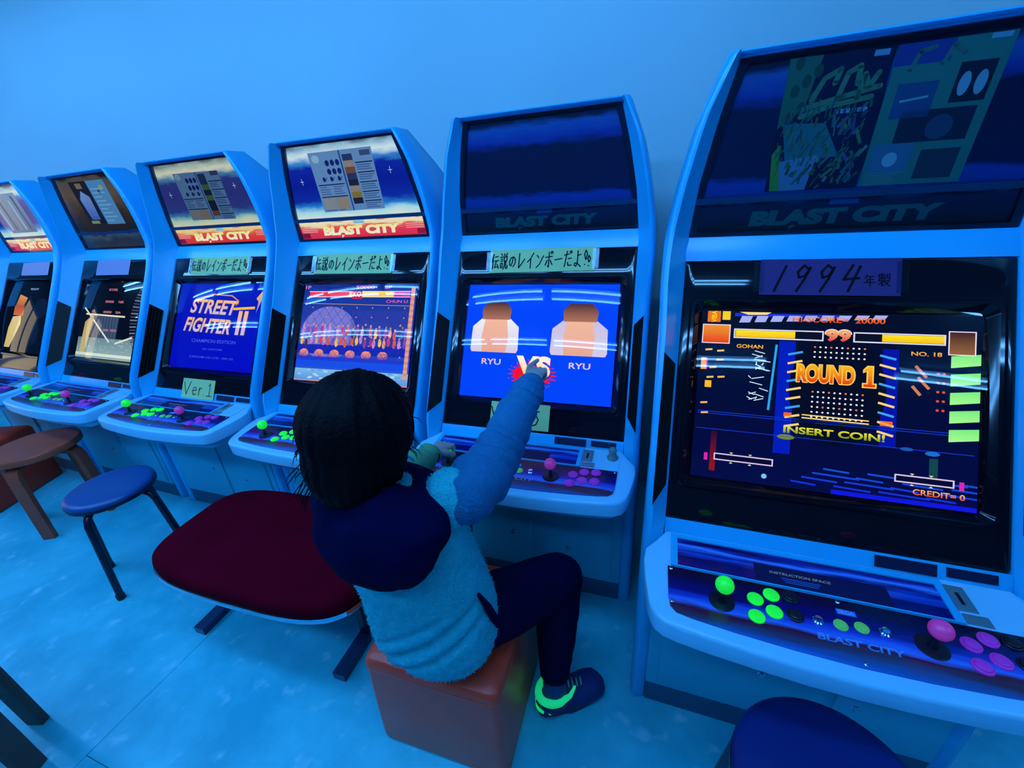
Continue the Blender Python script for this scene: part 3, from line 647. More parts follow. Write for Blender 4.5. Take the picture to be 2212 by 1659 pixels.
def screen_ring():
    P = bg(S(40, 90, 225), S(20, 40, 140))
    P.ell(-.13, -.01, .14, .115, S(120, 120, 215), 1, 28); P.rect(-.276, -.10, .276, -.06, S(20, 40, 190), 2)
    P.rect(-.02, -.07, .25, .09, S(40, 60, 170), 1)
    cols = [S(220, 60, 130), S(230, 90, 60), S(240, 200, 90), S(120, 80, 200), S(60, 130, 220), S(200, 140, 220), S(60, 50, 90), S(160, 60, 150), S(230, 160, 140)]
    for k in range(46):       # crowd, blurred into plain blobs
        u = -.255 + (k % 23) * .0225 + random.uniform(-.006, .006); v = (-.045 if k < 23 else -.005) + random.uniform(-.010, .012)
        c = random.choice(cols); P.ell(u, v, .008, .019, c, 3 + k // 23, 8); P.ell(u, v + .023, .005, .0055, S(205, 140, 150), 3 + k // 23, 8)
    for k in range(6): P.ell(-.24 + k * .078, -.098, .024, .018, S(150, 70, 170), 4, 12, S(255, 160, 120))
    P.rect(-.276, -.128, .276, -.112, S(30, 60, 215), 5); P.rect(-.276, -.155, .276, -.128, S(24, 80, 235), 4)
    for k in range(9): P.rect(.10 + random.uniform(-.04, .1), -.11 + k * .004, .22, -.1085 + k * .004, S(16, 50, 160), 5)
    P.rect(-.276, -.218, .276, -.165, S(70, 150, 235), 4, S(130, 190, 235))
    for k in range(40): P.rect((u := random.uniform(-.27, .25)), (v := random.uniform(-.21, -.17)), u + .02, v + .006, random.choice([S(150, 205, 240), S(100, 160, 230), S(190, 220, 240)]), 5)
    P.rect(-.276, -.218, .276, -.212, S(200, 140, 140), 6)
    for k in range(-12, 13):   # wire fence
        a = k * .045
        P.line((a - .08, -.125), (a + .13, .12), .0014, S(60, 50, 110), 6); P.line((a + .08, -.125), (a - .13, .12), .0014, S(60, 50, 110), 6)
    P.line((-.27, .118), (.25, .110), .003, S(170, 140, 120), 7); P.rect(.252, -.19, .270, .185, S(210, 140, 130), 7)
    for k in range(16): P.ell(.261, -.18 + k * .0235, .010, .009, S(230, 160, 140), 8, 8)
    for k in range(-2, 5): 
        for q in range(6): P.ell(-.22 + (k + 2) * .075, -.10 + q * .04, .003, .003, S(225, 170, 100), 8, 6)
    P.rect(-.243, .148, -.042, .168, S(250, 40, 60), 9); P.rect(-.042, .148, .174, .168, S(250, 215, 70), 9); P.rect(.174, .148, .247, .168, S(200, 30, 160), 9)
    P.rect(-.247, .168, .250, .171, S(230, 225, 245), 9); P.rect(-.247, .145, .250, .148, S(230, 225, 245), 9)
    P.rect(-.026, .138, .022, .172, S(200, 30, 50), 10); P.text('KO', -.002, .158, .040, .022, S(250, 220, 230), 11, None, .02)
    P.text('1P', -.255, .188, .028, .014, S(225, 130, 190), 10, None, .02); P.text('50000', .035, .188, .09, .014, S(225, 130, 190), 10, None, .02); P.text('2P', .145, .188, .034, .014, S(225, 130, 190), 10, None, .02)
    P.text('CHUN LI', .190, .128, .10, .012, S(200, 100, 190), 10, None, .02)
    return P.mesh('screen_ring', base=-.0125, clip=(-.276, -.218, .276, .201))
def screen_title():
    P = bg(S(4, 14, 200), S(6, 24, 190))
    for k, (c1, c2, ly, d) in enumerate(((S(40, 30, 120), S(60, 50, 150), 1, .006), (S(200, 190, 240), S(255, 190, 120), 2, 0))):
        P.text('STREET', -.030 + d, .086 - d, .300, .072, c1, ly, c2, .03, .25, -.03)
        P.text('FIGHTER', -.050 + d, -.006 - d, .310, .072, c1, ly, c2, .03, .25, -.03)
        P.text('II', .165 + d, .012 - d, .060, .115, c1, ly, c2, .03, .08)
    P.stroke([(-.15, .125), (-.04, .148), (.08, .142), (.125, .118), (.115, .098)], .006, S(225, 150, 70), 2)
    P.line((.10, .078), (.235, .086), .012, S(250, 190, 60), 3)
    P.poly([(.245, .06), (.285, .16), (.268, .165), (.236, .13), (.252, .115)], S(120, 130, 220), 3, S(255, 190, 20))
    for v, wd, s, h in ((-.082, .290, 'CHAMPION EDITION', .0165), (-.122, .128, '(C) CAPCOM', .011), (-.162, .290, 'CAPCOM CO LTD  1991,92', .0115)): P.text(s, 0, v, wd, h, S(70, 90, 225), 2, None, .012)
    return P.mesh('screen_title', base=-.0125, clip=(-.276, -.218, .276, .201))
def screen_hall():
    P = bg(S(8, 12, 30), S(4, 8, 26))
    P.rect(-.276, -.218, .276, -.105, S(150, 185, 190), 1, S(110, 140, 150)); P.rect(-.276, -.205, .276, -.190, S(225, 235, 215), 2)
    for k in range(60): P.rect((u := random.uniform(-.27, .26)), (v := random.uniform(-.20, -.11)), u + .012, v + .004, S(170, 200, 200), 2)
    P.rect(-.17, -.105, .06, .02, S(52, 70, 100), 1)
    for k in range(9): P.line((-.165 + k * .026, -.105), (-.165 + k * .026, .02), .004, S(90, 105, 140), 2)
    P.line((-.24, .025), (.11, .018), .009, S(225, 235, 205), 3); P.line((-.26, .06), (.01, -.125), .010, S(225, 235, 215), 4); P.line((.06, -.13), (.20, -.09), .010, S(225, 235, 215), 4)
    for k in range(30):
        a = math.radians(-70 + k * 5.0); P.line((.30 - .16 * math.cos(a) * .9, .02 + .21 * math.sin(a)), (.30 - .075 * math.cos(a) * .9, .02 + .20 * math.sin(a)), .0075, S(110, 120, 150) if k % 2 else S(60, 70, 100), 3)
    for t_, u, v, wd in (('50000', -.045, .098, .075), ('NIK', .058, .098, .046), ('40000', -.050, .040, .075), ('SIA', .046, .040, .046), ('1ST', -.175, .042, .03), ('1200', -.045, -.060, .06), ('KEN', .030, -.060, .05), ('SCORE', -.030, .165, .075)): P.text(t_, u, v, wd, .013, S(215, 130, 150), 6, None, .02)
    P.poly([(-.245, -.19), (-.20, -.19), (-.165, -.03), (-.165, .03), (-.235, -.02)], S(205, 190, 130), 5, S(200, 170, 120))  # yellowish shape: a warm reflection on the glass, painted into the picture
    return P.mesh('screen_hall', base=-.0125, clip=(-.276, -.218, .276, .201))
def screen_dark():
    P = bg(S(6, 12, 36), S(4, 8, 24))
    for u, v, ru, rv in ((.08, -.10, .04, .07), (.10, .05, .07, .06)): P.ell(u, v, ru, rv, S(12, 26, 60), 1)
    P.poly([(-.23, -.20), (-.17, -.20), (-.09, -.05), (-.10, .0), (-.19, -.01), (-.22, -.08)], S(225, 205, 125), 2, S(240, 215, 150))  # yellow lower part of a warm reflection, drawn into the picture
    P.rect(-.19, .0, -.08, .06, S(225, 120, 60), 2, S(190, 90, 50)); P.poly([(-.18, .06), (-.09, .06), (-.06, .11), (-.15, .13)], S(200, 100, 50), 2, S(235, 170, 90))  # orange upper part of the same painted reflection
    P.text('READY', .0, .165, .09, .012, S(150, 180, 230), 3, None, .02)
    return P.mesh('screen_dark', base=-.0125, clip=(-.276, -.218, .276, .201))

# ------------------------------------------------------------------ build the row (right to left)
cabs = {}
cabs['A'] = make_cabinet('nearest white arcade cabinet standing forward of the row, its screen reading ROUND 1', 0, 0, 0, screen_round(), MQ_OFF, 'four', 'four', lit=False)
cabs['B'] = make_cabinet('white arcade cabinet with unlit header and bright blue VS screen the child points at', -.791, .3126, 1.41, screen_vs(), MQ_OFF, lit=False, knob=True)
cabs['C'] = make_cabinet('white arcade cabinet with lit red header and fenced ring screen, behind the child', -1.582, .3124, 2.12, screen_ring(), MQ_LIT)
cabs['D'] = make_cabinet('white arcade cabinet whose blue screen shows a slanted game title, signed Ver.1 below', -2.390, .3219, .35, screen_title(), MQ_WARM)
cabs['E'] = make_cabinet('white arcade cabinet with dull brown header and a purple slip above its grey screen', -3.176, .328, -1.27, screen_hall(), MQ_BROWN)
cabs['F'] = make_cabinet('farthest white arcade cabinet, cut by the left edge of the picture, with a dark screen', -3.948, .3297, -1.64, screen_dark(), MQ_LIT)

# ------------------------------------------------------------------ papers fixed to the cabinets
def world_on(cab, loc, rot, u, v, n):
    h = cabs[cab]; M = Matrix.Translation(h.location) @ Matrix.Rotation(h.rotation_euler.z, 4, 'Z') @ Matrix.Translation(loc) @ Matrix.Rotation(rot[0], 4, 'X')
    return M, M @ Vector((u, v, n))
YEL = (0.52, 0.64, 0.26); INK = (0.004, 0.006, 0.02)
def sheet(name, label, cat, cab, plane, u, v, wd, ht, P, mt, rot=0.0, n=.0045, group=None, tape=False, back=YEL):
    loc, r = plane; M, p = world_on(cab, loc, r, u, v, n)
    o = bpy.data.objects.new(name, boxm(-wd / 2, wd / 2, -ht / 2, ht / 2, -.0006, 0)); COL.objects.link(o)
    o.data.materials.append(mat('paper_' + '_'.join('%d' % (c * 100) for c in back), back, 0.8))
    o.matrix_world = Matrix.Translation(p) @ M.to_3x3().to_4x4() @ Matrix.Rotation(rot, 4, 'Z')
    tag(o, label, cat, group)
    for P in (P if isinstance(P, list) else [P] if P else []): link('print', P.mesh('sheet_print', base=.0003, clip=(-wd / 2, -ht / 2, wd / 2, ht / 2)), mt, o)
    if tape:
        tmesh = boxm(-.011, .011, -ht * .42, ht * .42, .0004, .0007)
        for s in (-1, 1): link('clear_tape', tmesh, TAPE, o, (s * (wd / 2 + .002), 0, 0))
    return o
TAPE = mat_glass('clear_tape', 0.15, 1.45, (0.9, 0.95, 1.0))
BZP, MQP = (BZ_LOC, BZ_ROT), (MQ_LOC, MQ_ROT)
RB = ['den', 'setsu', 'no', 're', 'i', 'n', 'bo', 'bar', 'da', 'yo', 'bang']
for c, u, rot, lb in (('B', -.006, .012, 'yellow handwritten sign taped above the blue VS screen'), ('C', -.033, -.005, 'yellow handwritten sign taped above the fenced ring screen'), ('D', -.010, -.01, 'yellow handwritten sign taped above the slanted title screen')):
    P = Print(); handwrite(P, RB, -.186, -.030, .0338, .060, .0042, INK, 1, .0, .84)
    sheet('paper_sign', lb, 'sign', c, BZP, u, .285, .386, .086, P, PAPER, rot, group='handwritten yellow signs', tape=True)
P = Print(); handwrite(P, [('V', .060, .062), ('e', .040, .062), ('r', .034, .062), ('.', .020, .062), ('I', .046, .062)], -.098, -.031, .04, .062, .0036, INK, 1)
sheet('paper_sign', 'small yellow sign reading Ver.1 leaning below the title screen', 'sign', 'D', BZP, -.023, -.3145, .212, .092, P, PAPER, 0, .0078, 'handwritten yellow signs')
P = []
for k, u, a, h in (('V', -.107, .055, .058), ('e', -.052, .036, .05), ('r', -.016, .030, .05), ('.', .014, .022, .058), ('5', .036, .042, .060)):
    P.append(Print()); handwrite(P[-1], [(k, a, h)], u, -.030, a, h, .0042, INK, 1)
sheet('paper_sign', 'small yellow sign ending in .5 half hidden by the pointing arm', 'sign', 'B', BZP, -.031, -.2755, .214, .090, P, PAPER, 0, .0078, 'handwritten yellow signs')
sheet('paper_sign', 'small yellow sign mostly hidden behind the dark haired head', 'sign', 'C', BZP, -.023, -.289, .212, .090, None, PAPER, 0, .0078, 'handwritten yellow signs')
P = Print(); handwrite(P, [('1', .040, .062), ('9', .048, .062), ('9', .048, .062), ('4', .052, .062)], -.115, -.034, .044, .062, .0056, (0.002, 0.002, 0.008), 1, .22, .7)
handwrite(P, [('nen', .026, .028), ('sei', .028, .030)], .070, -.022, .026, .028, .0026, (0.004, 0.004, 0.02), 1)
sheet('paper_sign', 'purple handwritten sign reading 1994 above the ROUND 1 screen', 'sign', 'A', BZP, -.014, .282, .280, .088, P, PAPER, -.003, tape=True, back=(0.05, 0.016, 0.13))
sheet('paper_sign', 'plain purple slip above the grey hall screen of the brown headed cabinet', 'sign', 'E', BZP, -.038, .284, .288, .084, None, PAPER, .012, back=(0.36, 0.28, 0.46))
sheet('paper_sign', 'plain pinkish slip above the dark screen of the farthest cabinet', 'sign', 'F', BZP, .004, .284, .292, .080, None, PAPER, .014, back=(0.50, 0.32, 0.46))

# flyers behind the header covers
def flyer_moves(seed, lit):
    random.seed(seed); P = Print(); k = 1.0 if lit else .5
    C_ = lambda r, g, b: tuple(c * k for c in S(r, g, b))
    P.rect(-.144, -.108, -.003, .108, C_(105, 150, 205), 0); P.rect(.003, -.108, .144, .108, C_(105, 150, 205), 0)
    P.ell(-.115, .085, .018, .014, C_(150, 190, 225), 1)
    for r in range(2):
        for c in range(3): P.ell(-.066 + c * .024, .068 - r * .030, .0095, .011, C_(20, 40, 120), 1, 12)
    for c in range(3): P.ell(-.10 + c * .036, .012, .007, .009, C_(20, 40, 120), 1, 12); P.line((-.095 + c * .036, .006), (-.085 + c * .036, .018), .003, C_(40, 60, 140), 1)
    for v0, n_ in ((-.006, 4), (-.050, 6)):
        P.rect(-.135, v0 - .004, -.010, v0, C_(25, 40, 90), 1)
        for q in range(n_):
            for s in (0, 1): P.rect(-.132 + s * .064, v0 - .012 - q * .0085, -.132 + s * .064 + random.uniform(.03, .055), v0 - .0085 - q * .0085, C_(70, 100, 160), 1)
    P.rect(-.135, -.10, -.075, -.055, C_(140, 150, 160), 2); P.rect(-.07, -.10, -.012, -.055, C_(150, 140, 130), 2)
    # picture strip: plain colour blocks only
    for q in range(8): P.rect(.010, .070 - q * .022, .055, .092 - q * .022, random.choice([C_(40, 60, 110), C_(140, 120, 60), C_(70, 120, 70), C_(30, 40, 70), C_(120, 80, 70), C_(150, 140, 130)]), 2)
    for q in range(5):
        P.rect(.062, .058 - q * .034, .138, .062 - q * .034, C_(25, 40, 90), 1)
        for s in range(3): P.rect(.064, .050 - q * .034 - s * .0075, .064 + random.uniform(.045, .072), .0535 - q * .034 - s * .0075, C_(60, 95, 160), 1)
    P.rect(.09, .082, .136, .10, C_(60, 80, 130), 1)
    return P
def flyer_art(seed):
    random.seed(seed); P = Print()
    g, dk, te = (.05, .24, .12), (.006, .012, .06), (.03, .20, .24)
    P.rect(-.090, -.133, .090, .133, dk, 0)
    P.poly([(-.09, .133), (-.03, .133), (-.045, .04), (-.09, .0)], (.03, .17, .12), 1)
    for k in range(7): P.ell(-.07 + .018 * (k % 3), .02 + k * .016, .008, .012, (.015, .09, .07), 2)
    for st in ([(-.035, .05), (-.02, .085), (.005, .098), (.0, .075)], [(.01, .045), (.02, .09), (.038, .10), (.04, .07)], [(.045, .045), (.05, .085), (.06, .06), (.072, .085)], [(-.045, .035), (.02, .05), (.08, .062)], [(-.05, .02), (.0, .035), (.07, .045)]): P.stroke(st, .010, (.08, .26, .16), 3)
    for k in range(6): P.rect(.012 + k * .010, .020, .019 + k * .010, .028, (.18, .42, .6), 3)
    P.poly([(-.08, .01), (.0, .005), (.04, -.06), (-.06, -.07)], te, 1); P.poly([(-.075, -.065), (.0, -.055), (-.01, -.133), (-.07, -.133)], (.12, .26, .42), 2)
    P.poly([(-.09, -.05), (-.08, -.133), (-.06, -.133), (-.078, -.03)], (.10, .34, .06), 3)
    for k in range(26): P.line((u := random.uniform(.0, .075), v := random.uniform(-.12, .0)), (u + random.uniform(-.02, .02), v + random.uniform(.01, .03)), .006, random.choice([(.08, .26, .12), (.12, .30, .28), (.05, .18, .20), (.10, .12, .34)]), 3)
    for k in range(150):
        u, v = random.uniform(-.085, .075), random.uniform(-.125, .030); c = random.choice([(.05, .19, .10), (.03, .14, .12), (.06, .20, .17), (.03, .10, .15), (.08, .18, .08)])
        P.line((u, v), (u + random.uniform(-.004, .012), v + random.uniform(.008, .022)), random.uniform(.002, .005), c, 4)
    P.rect(.055, .112, .08, .122, (.2, .45, .6), 5)
    P.p = [(q, [tuple(min(1, c * 1.7) for c in cc) for cc in cs], ly) for q, cs, ly in P.p]
    return P
def flyer_pages(seed):
    random.seed(seed); P = Print()
    P.rect(-.088, -.130, .088, .130, (.035, .24, .20), 0); P.rect(-.088, .09, .0, .130, (.03, .06, .30), 1)
    P.stroke([(-.06, .08), (-.05, .11), (-.03, .115)], .008, (.06, .20, .18), 2); P.stroke([(-.01, .085), (.0, .115), (.02, .10)], .008, (.06, .20, .18), 2)
    for u0, v0, u1, v1, c in ((-.07, .0, -.005, .06, (.02, .10, .24)), (.02, .02, .075, .085, (.008, .02, .05)), (-.05, -.045, .07, .012, (.010, .03, .07)), (-.08, -.10, -.01, -.045, (.06, .20, .32)), (.005, -.115, .07, -.06, (.015, .05, .09))): P.rect(u0, v0, u1, v1, c, 2)
    for u in (.035, .06): P.ell(u, .05, .009, .02, (.25, .5, .6), 3)
    P.ell(-.045, -.075, .013, .014, (.3, .5, .6), 3); P.ell(.02, -.02, .022, .022, (.03, .08, .16), 3); P.line((-.06, .03), (-.015, .035), .004, (.2, .5, .55), 3)
    for k in range(7): P.rect(-.08, -.126 + k * .0042, -.035 + random.uniform(0, .03), -.1245 + k * .0042, (.15, .3, .34), 2)
    P.rect(.05, .116, .08, .124, (.2, .45, .6), 3)
    P.p = [(q, [tuple(min(1, c * 1.7) for c in cc) for cc in cs], ly) for q, cs, ly in P.p]
    return P
LF = .004
sheet('flyer', 'dark poster with green lettering strokes, left of two in the nearest unlit header', 'poster', 'A', MQP, -.075, .222, .180, .252, flyer_art(3), PRINT, -.012, -.0042, 'flyers behind header covers', back=(.02, .05, .1))
sheet('flyer', 'pale green page with small pictures, right of two in the nearest unlit header', 'poster', 'A', MQP, .106, .220, .176, .250, flyer_pages(4), PRINT, -.012, -.0042, 'flyers behind header covers', back=(.02, .05, .1))
sheet('flyer', 'blue instruction flyer in the brightest lit header, behind the child', 'poster', 'C', MQP, -.004, .220, .288, .216, flyer_moves(1, True), LITPRINT_DIM if 'LITPRINT_DIM' in globals() else mat_attr('flyer_backlit', emit=.75), 0, -.004, 'flyers behind header covers', back=(.1, .2, .4))
sheet('flyer', 'blue instruction flyer in the warm lit header over the slanted title screen', 'poster', 'D', MQP, -.003, .213, .278, .200, flyer_moves(2, True), mat_attr('flyer_backlit_dim', emit=.42), -.02, -.004, 'flyers behind header covers', back=(.1, .2, .4))
def flyer_photo():
    P = Print(); P.rect(-.145, -.104, -.005, .104, S(20, 26, 60), 0, S(30, 30, 40)); P.rect(.0, -.104, .145, .104, S(80, 140, 195), 0)
    P.poly([(-.11, -.08), (-.04, -.08), (-.03, .03), (-.08, .06), (-.12, .02)], S(60, 100, 190), 1, S(120, 160, 220)); P.rect(-.13, -.10, -.06, -.085, S(120, 150, 110), 1); P.rect(-.1, .07, -.05, .095, S(120, 110, 90), 1)
    for k in range(9): P.rect(.01, -.09 + k * .019, .01 + .06 + .06 * ((k * 5) % 3) / 3, -.083 + k * .019, S(110, 170, 215), 1)
    P.ell(.10, .07, .016, .012, S(150, 170, 110), 1); P.ell(.07, .05, .01, .01, S(30, 60, 100), 1)
    return P
sheet('flyer', 'half photo half text flyer in the dull brown header', 'poster', 'E', MQP, .0, .229, .290, .208, flyer_photo(), mat_attr('flyer_photo_lit', emit=.8), -.02, -.004, 'flyers behind header covers', back=(.1, .2, .4))
def flyer_stripe():
    P = Print(); P.rect(-.135, -.105, .135, .105, S(60, 110, 170), 0, S(110, 160, 210))
    for k in range(5): P.rect(-.12 + k * .05, -.09, -.12 + k * .05 + .02, .09 - .02 * (k % 2), (S(150, 180, 220), S(40, 70, 120), S(130, 140, 150))[k % 3], 1)
    return P
sheet('flyer', 'striped pale flyer in the lit header at the left picture edge', 'poster', 'F', MQP, -.02, .216, .270, .210, flyer_stripe(), mat_attr('flyer_stripe_lit', emit=.8), 0, -.004, 'flyers behind header covers', back=(.1, .2, .4))

# ------------------------------------------------------------------ seats
LEATHER = mat('brown_leatherette', (0.95, 0.062, 0.026), 0.34, var=0.12, vscale=9, bump=0.08, bscale=220)
LEATHER_L = mat('orange_leatherette', (0.85, 0.04, 0.012), 0.4, var=0.12, vscale=9, bump=0.08, bscale=220)
def cube_stool(label, loc, rz, hw, h, m_):
    t = thing('cube_stool', label, 'stool', loc, math.radians(rz), 'leatherette cube stools')
    bm = bmesh.new(); rings = []
    for z, k, r in ((.006, 1.03, .02), (.02, 1.04, .02), (h * .5, 1.025, .02), (h - .035, 1.0, .018)): rings.append([(a, b, z) for a, b in rrect(hw * k, -hw * k, hw * k, r, 4)])
    loft(bm, rings); link('box', finish(bm, ang=60), m_, t)
    bm = bmesh.new(); rings = []
    for z, k, r in ((h - .035, 1.004, .018), (h - .018, 1.006, .020), (h - .006, .985, .026), (h - .001, .95, .03), (h + .004, .7, .04), (h + .006, .3, .03)): rings.append([(a, b, z) for a, b in rrect(hw * k, -hw * k, hw * k, r, 4)])
    loft(bm, rings); link('lid', finish(bm, ang=60), m_, t)
    bm = bmesh.new(); loft(bm, [[(a, b, z) for a, b in rrect(hw * 1.012, -hw * 1.012, hw * 1.012, .02, 4)] for z in (h - .039, h - .0345)]); link('piping', finish(bm, ang=60), m_, t)
    return t
cube_stool('brown leatherette cube stool under the seated child', (-.862, -.505, 0), 1.5, .186, .355, LEATHER)
cube_stool('orange brown cube stool behind the wooden stool at the left edge', (-4.00, -.33, 0), 20, .19, .36, LEATHER_L)

VINYL = mat('dark_blue_vinyl', (0.01, 0.07, 0.24), 0.36, var=0.1)
VINYL2 = mat('navy_vinyl', (0.004, 0.016, 0.14), 0.36, var=0.1)
BLKMET = mat('black_enamel', (0.008, 0.010, 0.03), 0.25)
def round_stool(label, x, y, rz, r, h, vm):
    t = thing('round_stool', label, 'stool', (x, y, 0), math.radians(rz), 'round metal stools')
    link('seat_cushion', lathem([(r * .94, h - .030), (r, h - .024), (r * 1.005, h - .012), (r * .97, h - .003), (r * .86, h), (r * .4, h + .003), (.005, h + .003)], 48, 60), vm, t)
    link('seat_rim', lathem([(r * .95, h - .034), (r * 1.012, h - .034), (r * 1.012, h - .022), (r * .95, h - .022)], 48, 40), BLKMET, t)
    for k in range(4):
        a = math.pi / 2 * k; c, s = math.cos(a), math.sin(a)
        bm = bmesh.new(); p = [(r * .45, h - .042), (r * .80, h - .046), (r * .95, h - .060), (r * 1.02, h - .085), (r * 1.07, h - .16), (r * 1.26, .012)]
        tube(bm, [(c * q, s * q, z) for q, z in p], .0125, 12, False); l = link('leg', finish(bm, ang=60), BLKMET, t)
        link('foot_cap', lathem([(.0145, .001), (.0150, .004), (.0150, .024), (.0135, .026)], 14), mat('black_rubber', (.01, .01, .012), .7), l, (c * r * 1.262, s * r * 1.262, 0))
    return t
round_stool('round stool with a glossy blue seat and black tube legs beside the red bench', -2.48, -.435, -67, .148, .44, VINYL)
round_stool('round stool with a navy seat under the nearest control panel', -.020, -.690, 40, .163, .43, VINYL2)

WOOD = mat('dark_brown_wood', (0.55, 0.075, 0.030), 0.4, var=0.25, vscale=14)
WOOD_D = mat('dark_stained_wood', (0.10, 0.05, 0.04), 0.5, var=0.25, vscale=14)
def wood_stool(label, x, y, rz, r, h, wm, rs=None):
    rs = rs or r
    t = thing('wooden_stool', label, 'stool', (x, y, 0), math.radians(rz), 'round bentwood stools')
    link('seat', lathem([(rs * .96, h - .034), (rs, h - .030), (rs, h - .006), (rs * .975, h), (.004, h + .001)], 48, 40), wm, t)
    for k in range(4):
        a = math.pi / 2 * k; c, s = math.cos(a), math.sin(a)
        prof = [(r * .30, h - .034 - .012), (r * .62, h - .046), (r * .80, h - .052), (r * .90, h - .068), (r * .95, h - .095), (r * .97, h - .18), (r * 1.02, 0.001)]
        bm = bmesh.new(); rings = []
        for i, (q, z) in enumerate(prof):
            q2, z2 = prof[min(i + 1, len(prof) - 1)]; q1, z1 = prof[max(i - 1, 0)]; dq, dz = q2 - q1, z2 - z1; l = math.hypot(dq, dz); nq, nz = -dz / l, dq / l; th, wd = .0115, .026
            if i == len(prof) - 1: nq, nz = 1, 0
            ring = []
            for e, f in ((-1, -1), (1, -1), (1, 1), (-1, 1)): ring.append((c * (q + nq * th * f) - s * wd * e, s * (q + nq * th * f) + c * wd * e, z + nz * th * f))
            rings.append(ring)
        loft(bm, rings); link('leg', finish(bm, ang=40, bevel=.003), wm, t)
    return t
wood_stool('round brown wooden stool with bent legs at the left edge', -3.285, -.315, -60, .175, .445, WOOD)
wood_stool('dark wooden stool of which only two legs show at the bottom left corner', -2.108, -1.115, 18, .123, .44, WOOD_D, .15)

VELVET = mat('dark_red_velour', (0.13, 0.0005, 0.009), 0.9, var=0.45, vscale=5, bump=0.15, bscale=300, spec=0.03)
def bench():
    t = thing('upholstered_bench', 'dark red upholstered bench with a chrome rim beside the child', 'bench', (-1.575, -.452, 0), math.radians(1.5))
    def out(hx, hy, k, z):
        n = 56; p = []
        for i in range(n):
            a = 2 * math.pi * i / n; c, s = math.cos(a), math.sin(a); e = 2 / 4.2
            x = hx * math.copysign(abs(c) ** e, c); y = hy * math.copysign(abs(s) ** e, s) * (1 - .05 * (x / hx) ** 2)
            p.append((x * k, y * k, z))
        return p
    hx, hy = .418, .222
    bm = bmesh.new(); loft(bm, [out(hx, hy, k, z) for k, z in ((.97, .345), (1.0, .355), (1.003, .375), (.992, .390), (.965, .400), (.90, .405), (.6, .408), (.2, .409))]); link('seat_pad', finish(bm, ang=70), VELVET, t)
    bm = bmesh.new(); loft(bm, [out(hx, hy, k, z) for k, z in ((.985, .333), (1.016, .335), (1.022, .344), (1.016, .355), (.985, .356))]); link('chrome_rim', finish(bm, ang=70), CHROME, t)
    for s in (-.345, .285):
        lg = link('leg', boxm(s - .014, s + .014, -.02, .10, .02, .336, .004), BLKMET, t)
        link('foot_bar', boxm(s - .0225, s + .0225, -.165, .20, .001, .030, .006), mat('bench_foot_steel', (.03, .07, .16), .3, metal=.5), lg)
        for e in (-.150, .185): link('glide', lathem([(.013, 0.0005), (.013, .004), (.004, .005)], 12), BLKMET, lg, (s, e, 0))
    link('underframe', boxm(-.345, .285, .02, .06, .315, .335, .003), BLKMET, t)
bench()

# ------------------------------------------------------------------ the child
SKIN = mat('skin', (0.34, 0.30, 0.28), 0.5, var=0.06, vscale=30)
HAIR = mat('black_hair', (0.0015, 0.0015, 0.003), 0.6, spec=0.08, bump=0.25, bscale=160)
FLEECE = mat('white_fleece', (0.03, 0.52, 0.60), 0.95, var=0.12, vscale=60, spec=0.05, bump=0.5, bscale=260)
NAVY = mat('navy_hood_cloth', (0.001, 0.0025, 0.030), 0.9, var=0.3, vscale=20, spec=0.04)
KNIT = mat('grey_blue_knit_sleeve', (0.012, 0.16, 0.34), 0.9, var=0.15, vscale=60, spec=0.15, bump=0.5, bscale=320)
CUFFG = mat('green_cuff', (0.08, 0.30, 0.16), 0.9, var=0.25, vscale=18, spec=0.1)  # green tone given to the left sleeve end
TROUS = mat('navy_trousers', (0.001, 0.003, 0.026), 0.9, var=0.2, vscale=20, spec=0.04)
SOCK = mat('blue_sock', (0.005, 0.06, 0.20), 0.9)
SHOE = mat('dark_blue_sneaker', (0.010, 0.022, 0.13), 0.6, var=0.3, vscale=40, bump=0.2, bscale=300)
SOLE = mat('dark_sole', (0.012, 0.03, 0.10), 0.6)
NEON = mat('neon_green_trim', (0.02, 0.8, 0.2), 0.6, emis=(0.01, 0.8, 0.25), estr=0.42)
V = Vector
person = thing('person', 'dark haired child in white fleece vest sitting on a brown cube, pointing at a screen', 'person', (-.87, -.60, 0))
OFF = V((-.87, -.60, 0))
def pl(name, me, m_, parent=person, label=None):
    """parts are modelled in room coordinates; shift them to the person's own origin"""
    if parent is person: me.transform(Matrix.Translation(-OFF))
    o = link(name, me, m_, parent, label=label); return o
HEAD = V((-.893, -.655, 1.030)); FACE = V((.22, .96, -.14)).normalized(); SIDE = V((FACE.y, -FACE.x, 0)).normalized(); UP = SIDE.cross(FACE)
RH = Matrix((SIDE, FACE, UP)).transposed()
def hp(a, b, c): return HEAD + SIDE * a + FACE * b + UP * c
SR, ER, WR, FR = V((-.716, -.605, .888)), V((-.712, -.422, .887)), V((-.697, -.205, .948)), V((-.716, -.069, .964))
SL, EL, WL = V((-1.020, -.615, .865)), V((-1.030, -.440, .742)), V((-.998, -.285, .728))
BALL = V((-.9925, -.2125, .687))
KR, AR = V((-.590, -.388, .438)), V((-.588, -.474, .105)); KL, AL = V((-1.000, -.228, .440)), V((-1.000, -.232, .105))
HIPR, HIPL = V((-.800, -.60, .455)), V((-.945, -.60, .455))
FOOTR, FOOTL = V((.78, .63, 0)).normalized(), V((.05, 1, 0)).normalized()
bm = bmesh.new()
ellip(bm, (-.872, -.605, .46), (.125, .095, .09)); ellip(bm, (-.876, -.625, .62), (.105, .075, .16)); ellip(bm, (-.88, -.635, .77), (.118, .080, .12))
tube(bm, [(-.885, -.645, .82), (-.89, -.655, .95)], [.046, .040], 14)
ellip(bm, HEAD + UP * .012, (.074, .090, .095), RH); ellip(bm, hp(0, .030, -.045), (.052, .056, .055), RH)
